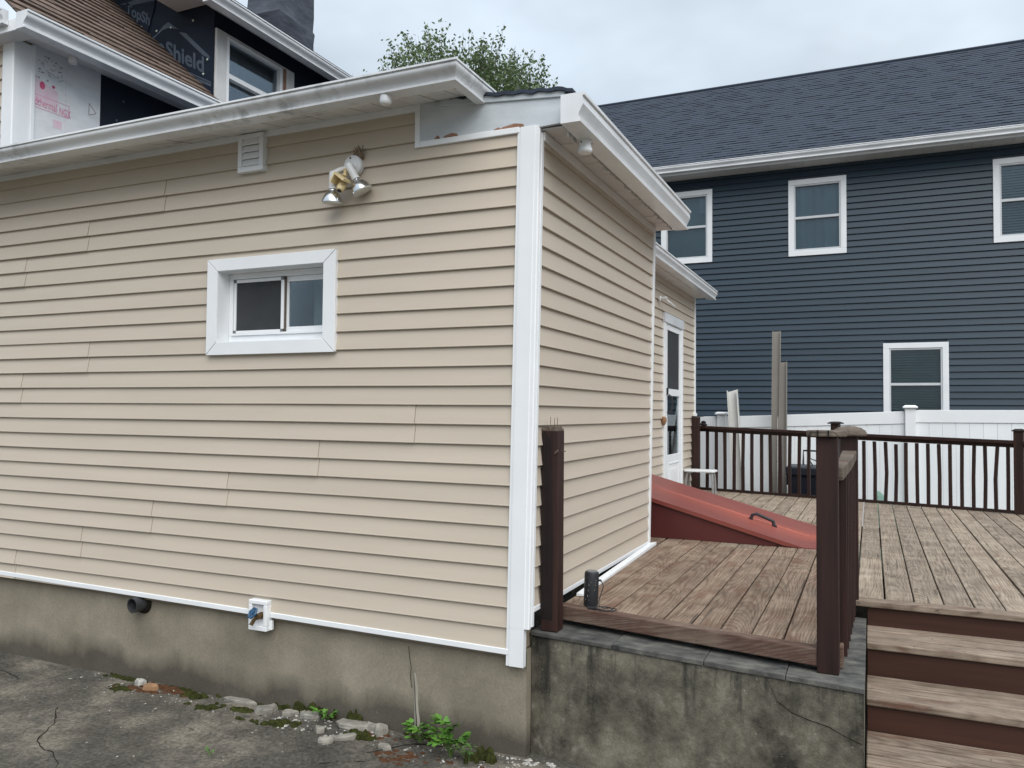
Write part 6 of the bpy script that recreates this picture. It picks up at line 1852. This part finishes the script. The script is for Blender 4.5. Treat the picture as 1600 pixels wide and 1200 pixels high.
# raised lip of old concrete beside the crack
lipm = MB()
patch(lipm, -1.02, -0.42, 0.30, 0.07, 0.026, 41, 0.55, 24, 10)
patch(lipm, -1.9, -0.35, 0.35, 0.06, 0.012, 43, -0.2, 24, 10)
lipm.build('pavement_lip', 'pavement', gr, smooth=True)

# weeds
def leaf_mesh(mb, base, d, up, L, W, lobes=True):
    d = Vector(d).normalized(); up = Vector(up)
    s_ = d.cross(up).normalized(); n = s_.cross(d).normalized()
    if lobes:
        out = [(0, 0), (0.25, 0.30), (0.20, 0.55), (0.42, 0.42), (0.55, 0.52), (0.62, 0.30), (0.82, 0.26), (1.0, 0)]
    else:
        out = [(0, 0), (0.2, 0.22), (0.5, 0.30), (0.8, 0.18), (1.0, 0)]
    k = len(mb.v)
    base = Vector(base)
    for t, w in out:
        cen = base + d * (t * L) + n * (0.10 * L * math.sin(t * 3.0))
        mb.v += [tuple(cen - s_ * w * W + n * 0.05 * L), tuple(cen), tuple(cen + s_ * w * W + n * 0.05 * L)]
    for i in range(len(out) - 1):
        a = k + 3 * i
        mb.f += [(a, a + 3, a + 4, a + 1), (a + 1, a + 4, a + 5, a + 2)]
def weed(x, y, h, spread, nl, L, label, mat='weed', lobes=True, seed=1):
    rn = random.Random(seed)
    t = thing('weed', label, 'plant', (x, y, 0), 'weeds at the foot of the wall')
    stm = MB(); lvm = MB()
    for i in range(nl):
        a = rn.uniform(0, 6.28)
        hh = h * rn.uniform(0.35, 1.0)
        tip = Vector((x + math.cos(a) * spread * rn.uniform(0.2, 1), y - abs(math.sin(a)) * spread * 0.8 * rn.uniform(0.1, 1), gz(x, y) + hh))
        b = Vector((x + rn.uniform(-.01, .01), y + rn.uniform(-.01, .01), gz(x, y)))
        stm.tube([b, b.lerp(tip, .5) + Vector((0, 0, .01)), tip], [0.0022, 0.0018, 0.001], 5, cap=False)
        for k in range(3 if lobes else 2):
            aa = a + rn.uniform(-1.2, 1.2)
            leaf_mesh(lvm, tip, (math.cos(aa), math.sin(aa) * 0.8 - 0.25, rn.uniform(-0.2, 0.7)), (0, 0, 1), L * rn.uniform(0.7, 1.2), L * rn.uniform(0.6, 0.9), lobes)
    stm.build('stem', 'stem', t); lvm.build('leaf_cluster', mat, t)
weed(-0.635, -0.035, 0.095, 0.075, 15, 0.046, 'bright green lobed weed beside the foundation crack', seed=2)
weed(-0.415, -0.105, 0.185, 0.085, 20, 0.056, 'tallest bright green lobed weed at the foot of the wall', seed=3)
weed(-0.310, -0.115, 0.10, 0.090, 16, 0.030, 'low thin-leaved weed next to the mossy lump by the corner', 'grassweed', False, 4)
weed(-1.265, 0.000, 0.07, 0.080, 14, 0.040, 'small dark-leaved weed between the broken concrete pieces', 'weed', False, 5)
weed(-1.52, -0.62, 0.03, 0.03, 5, 0.022, 'tiny green sprout alone in the pavement', 'weed', False, 6)
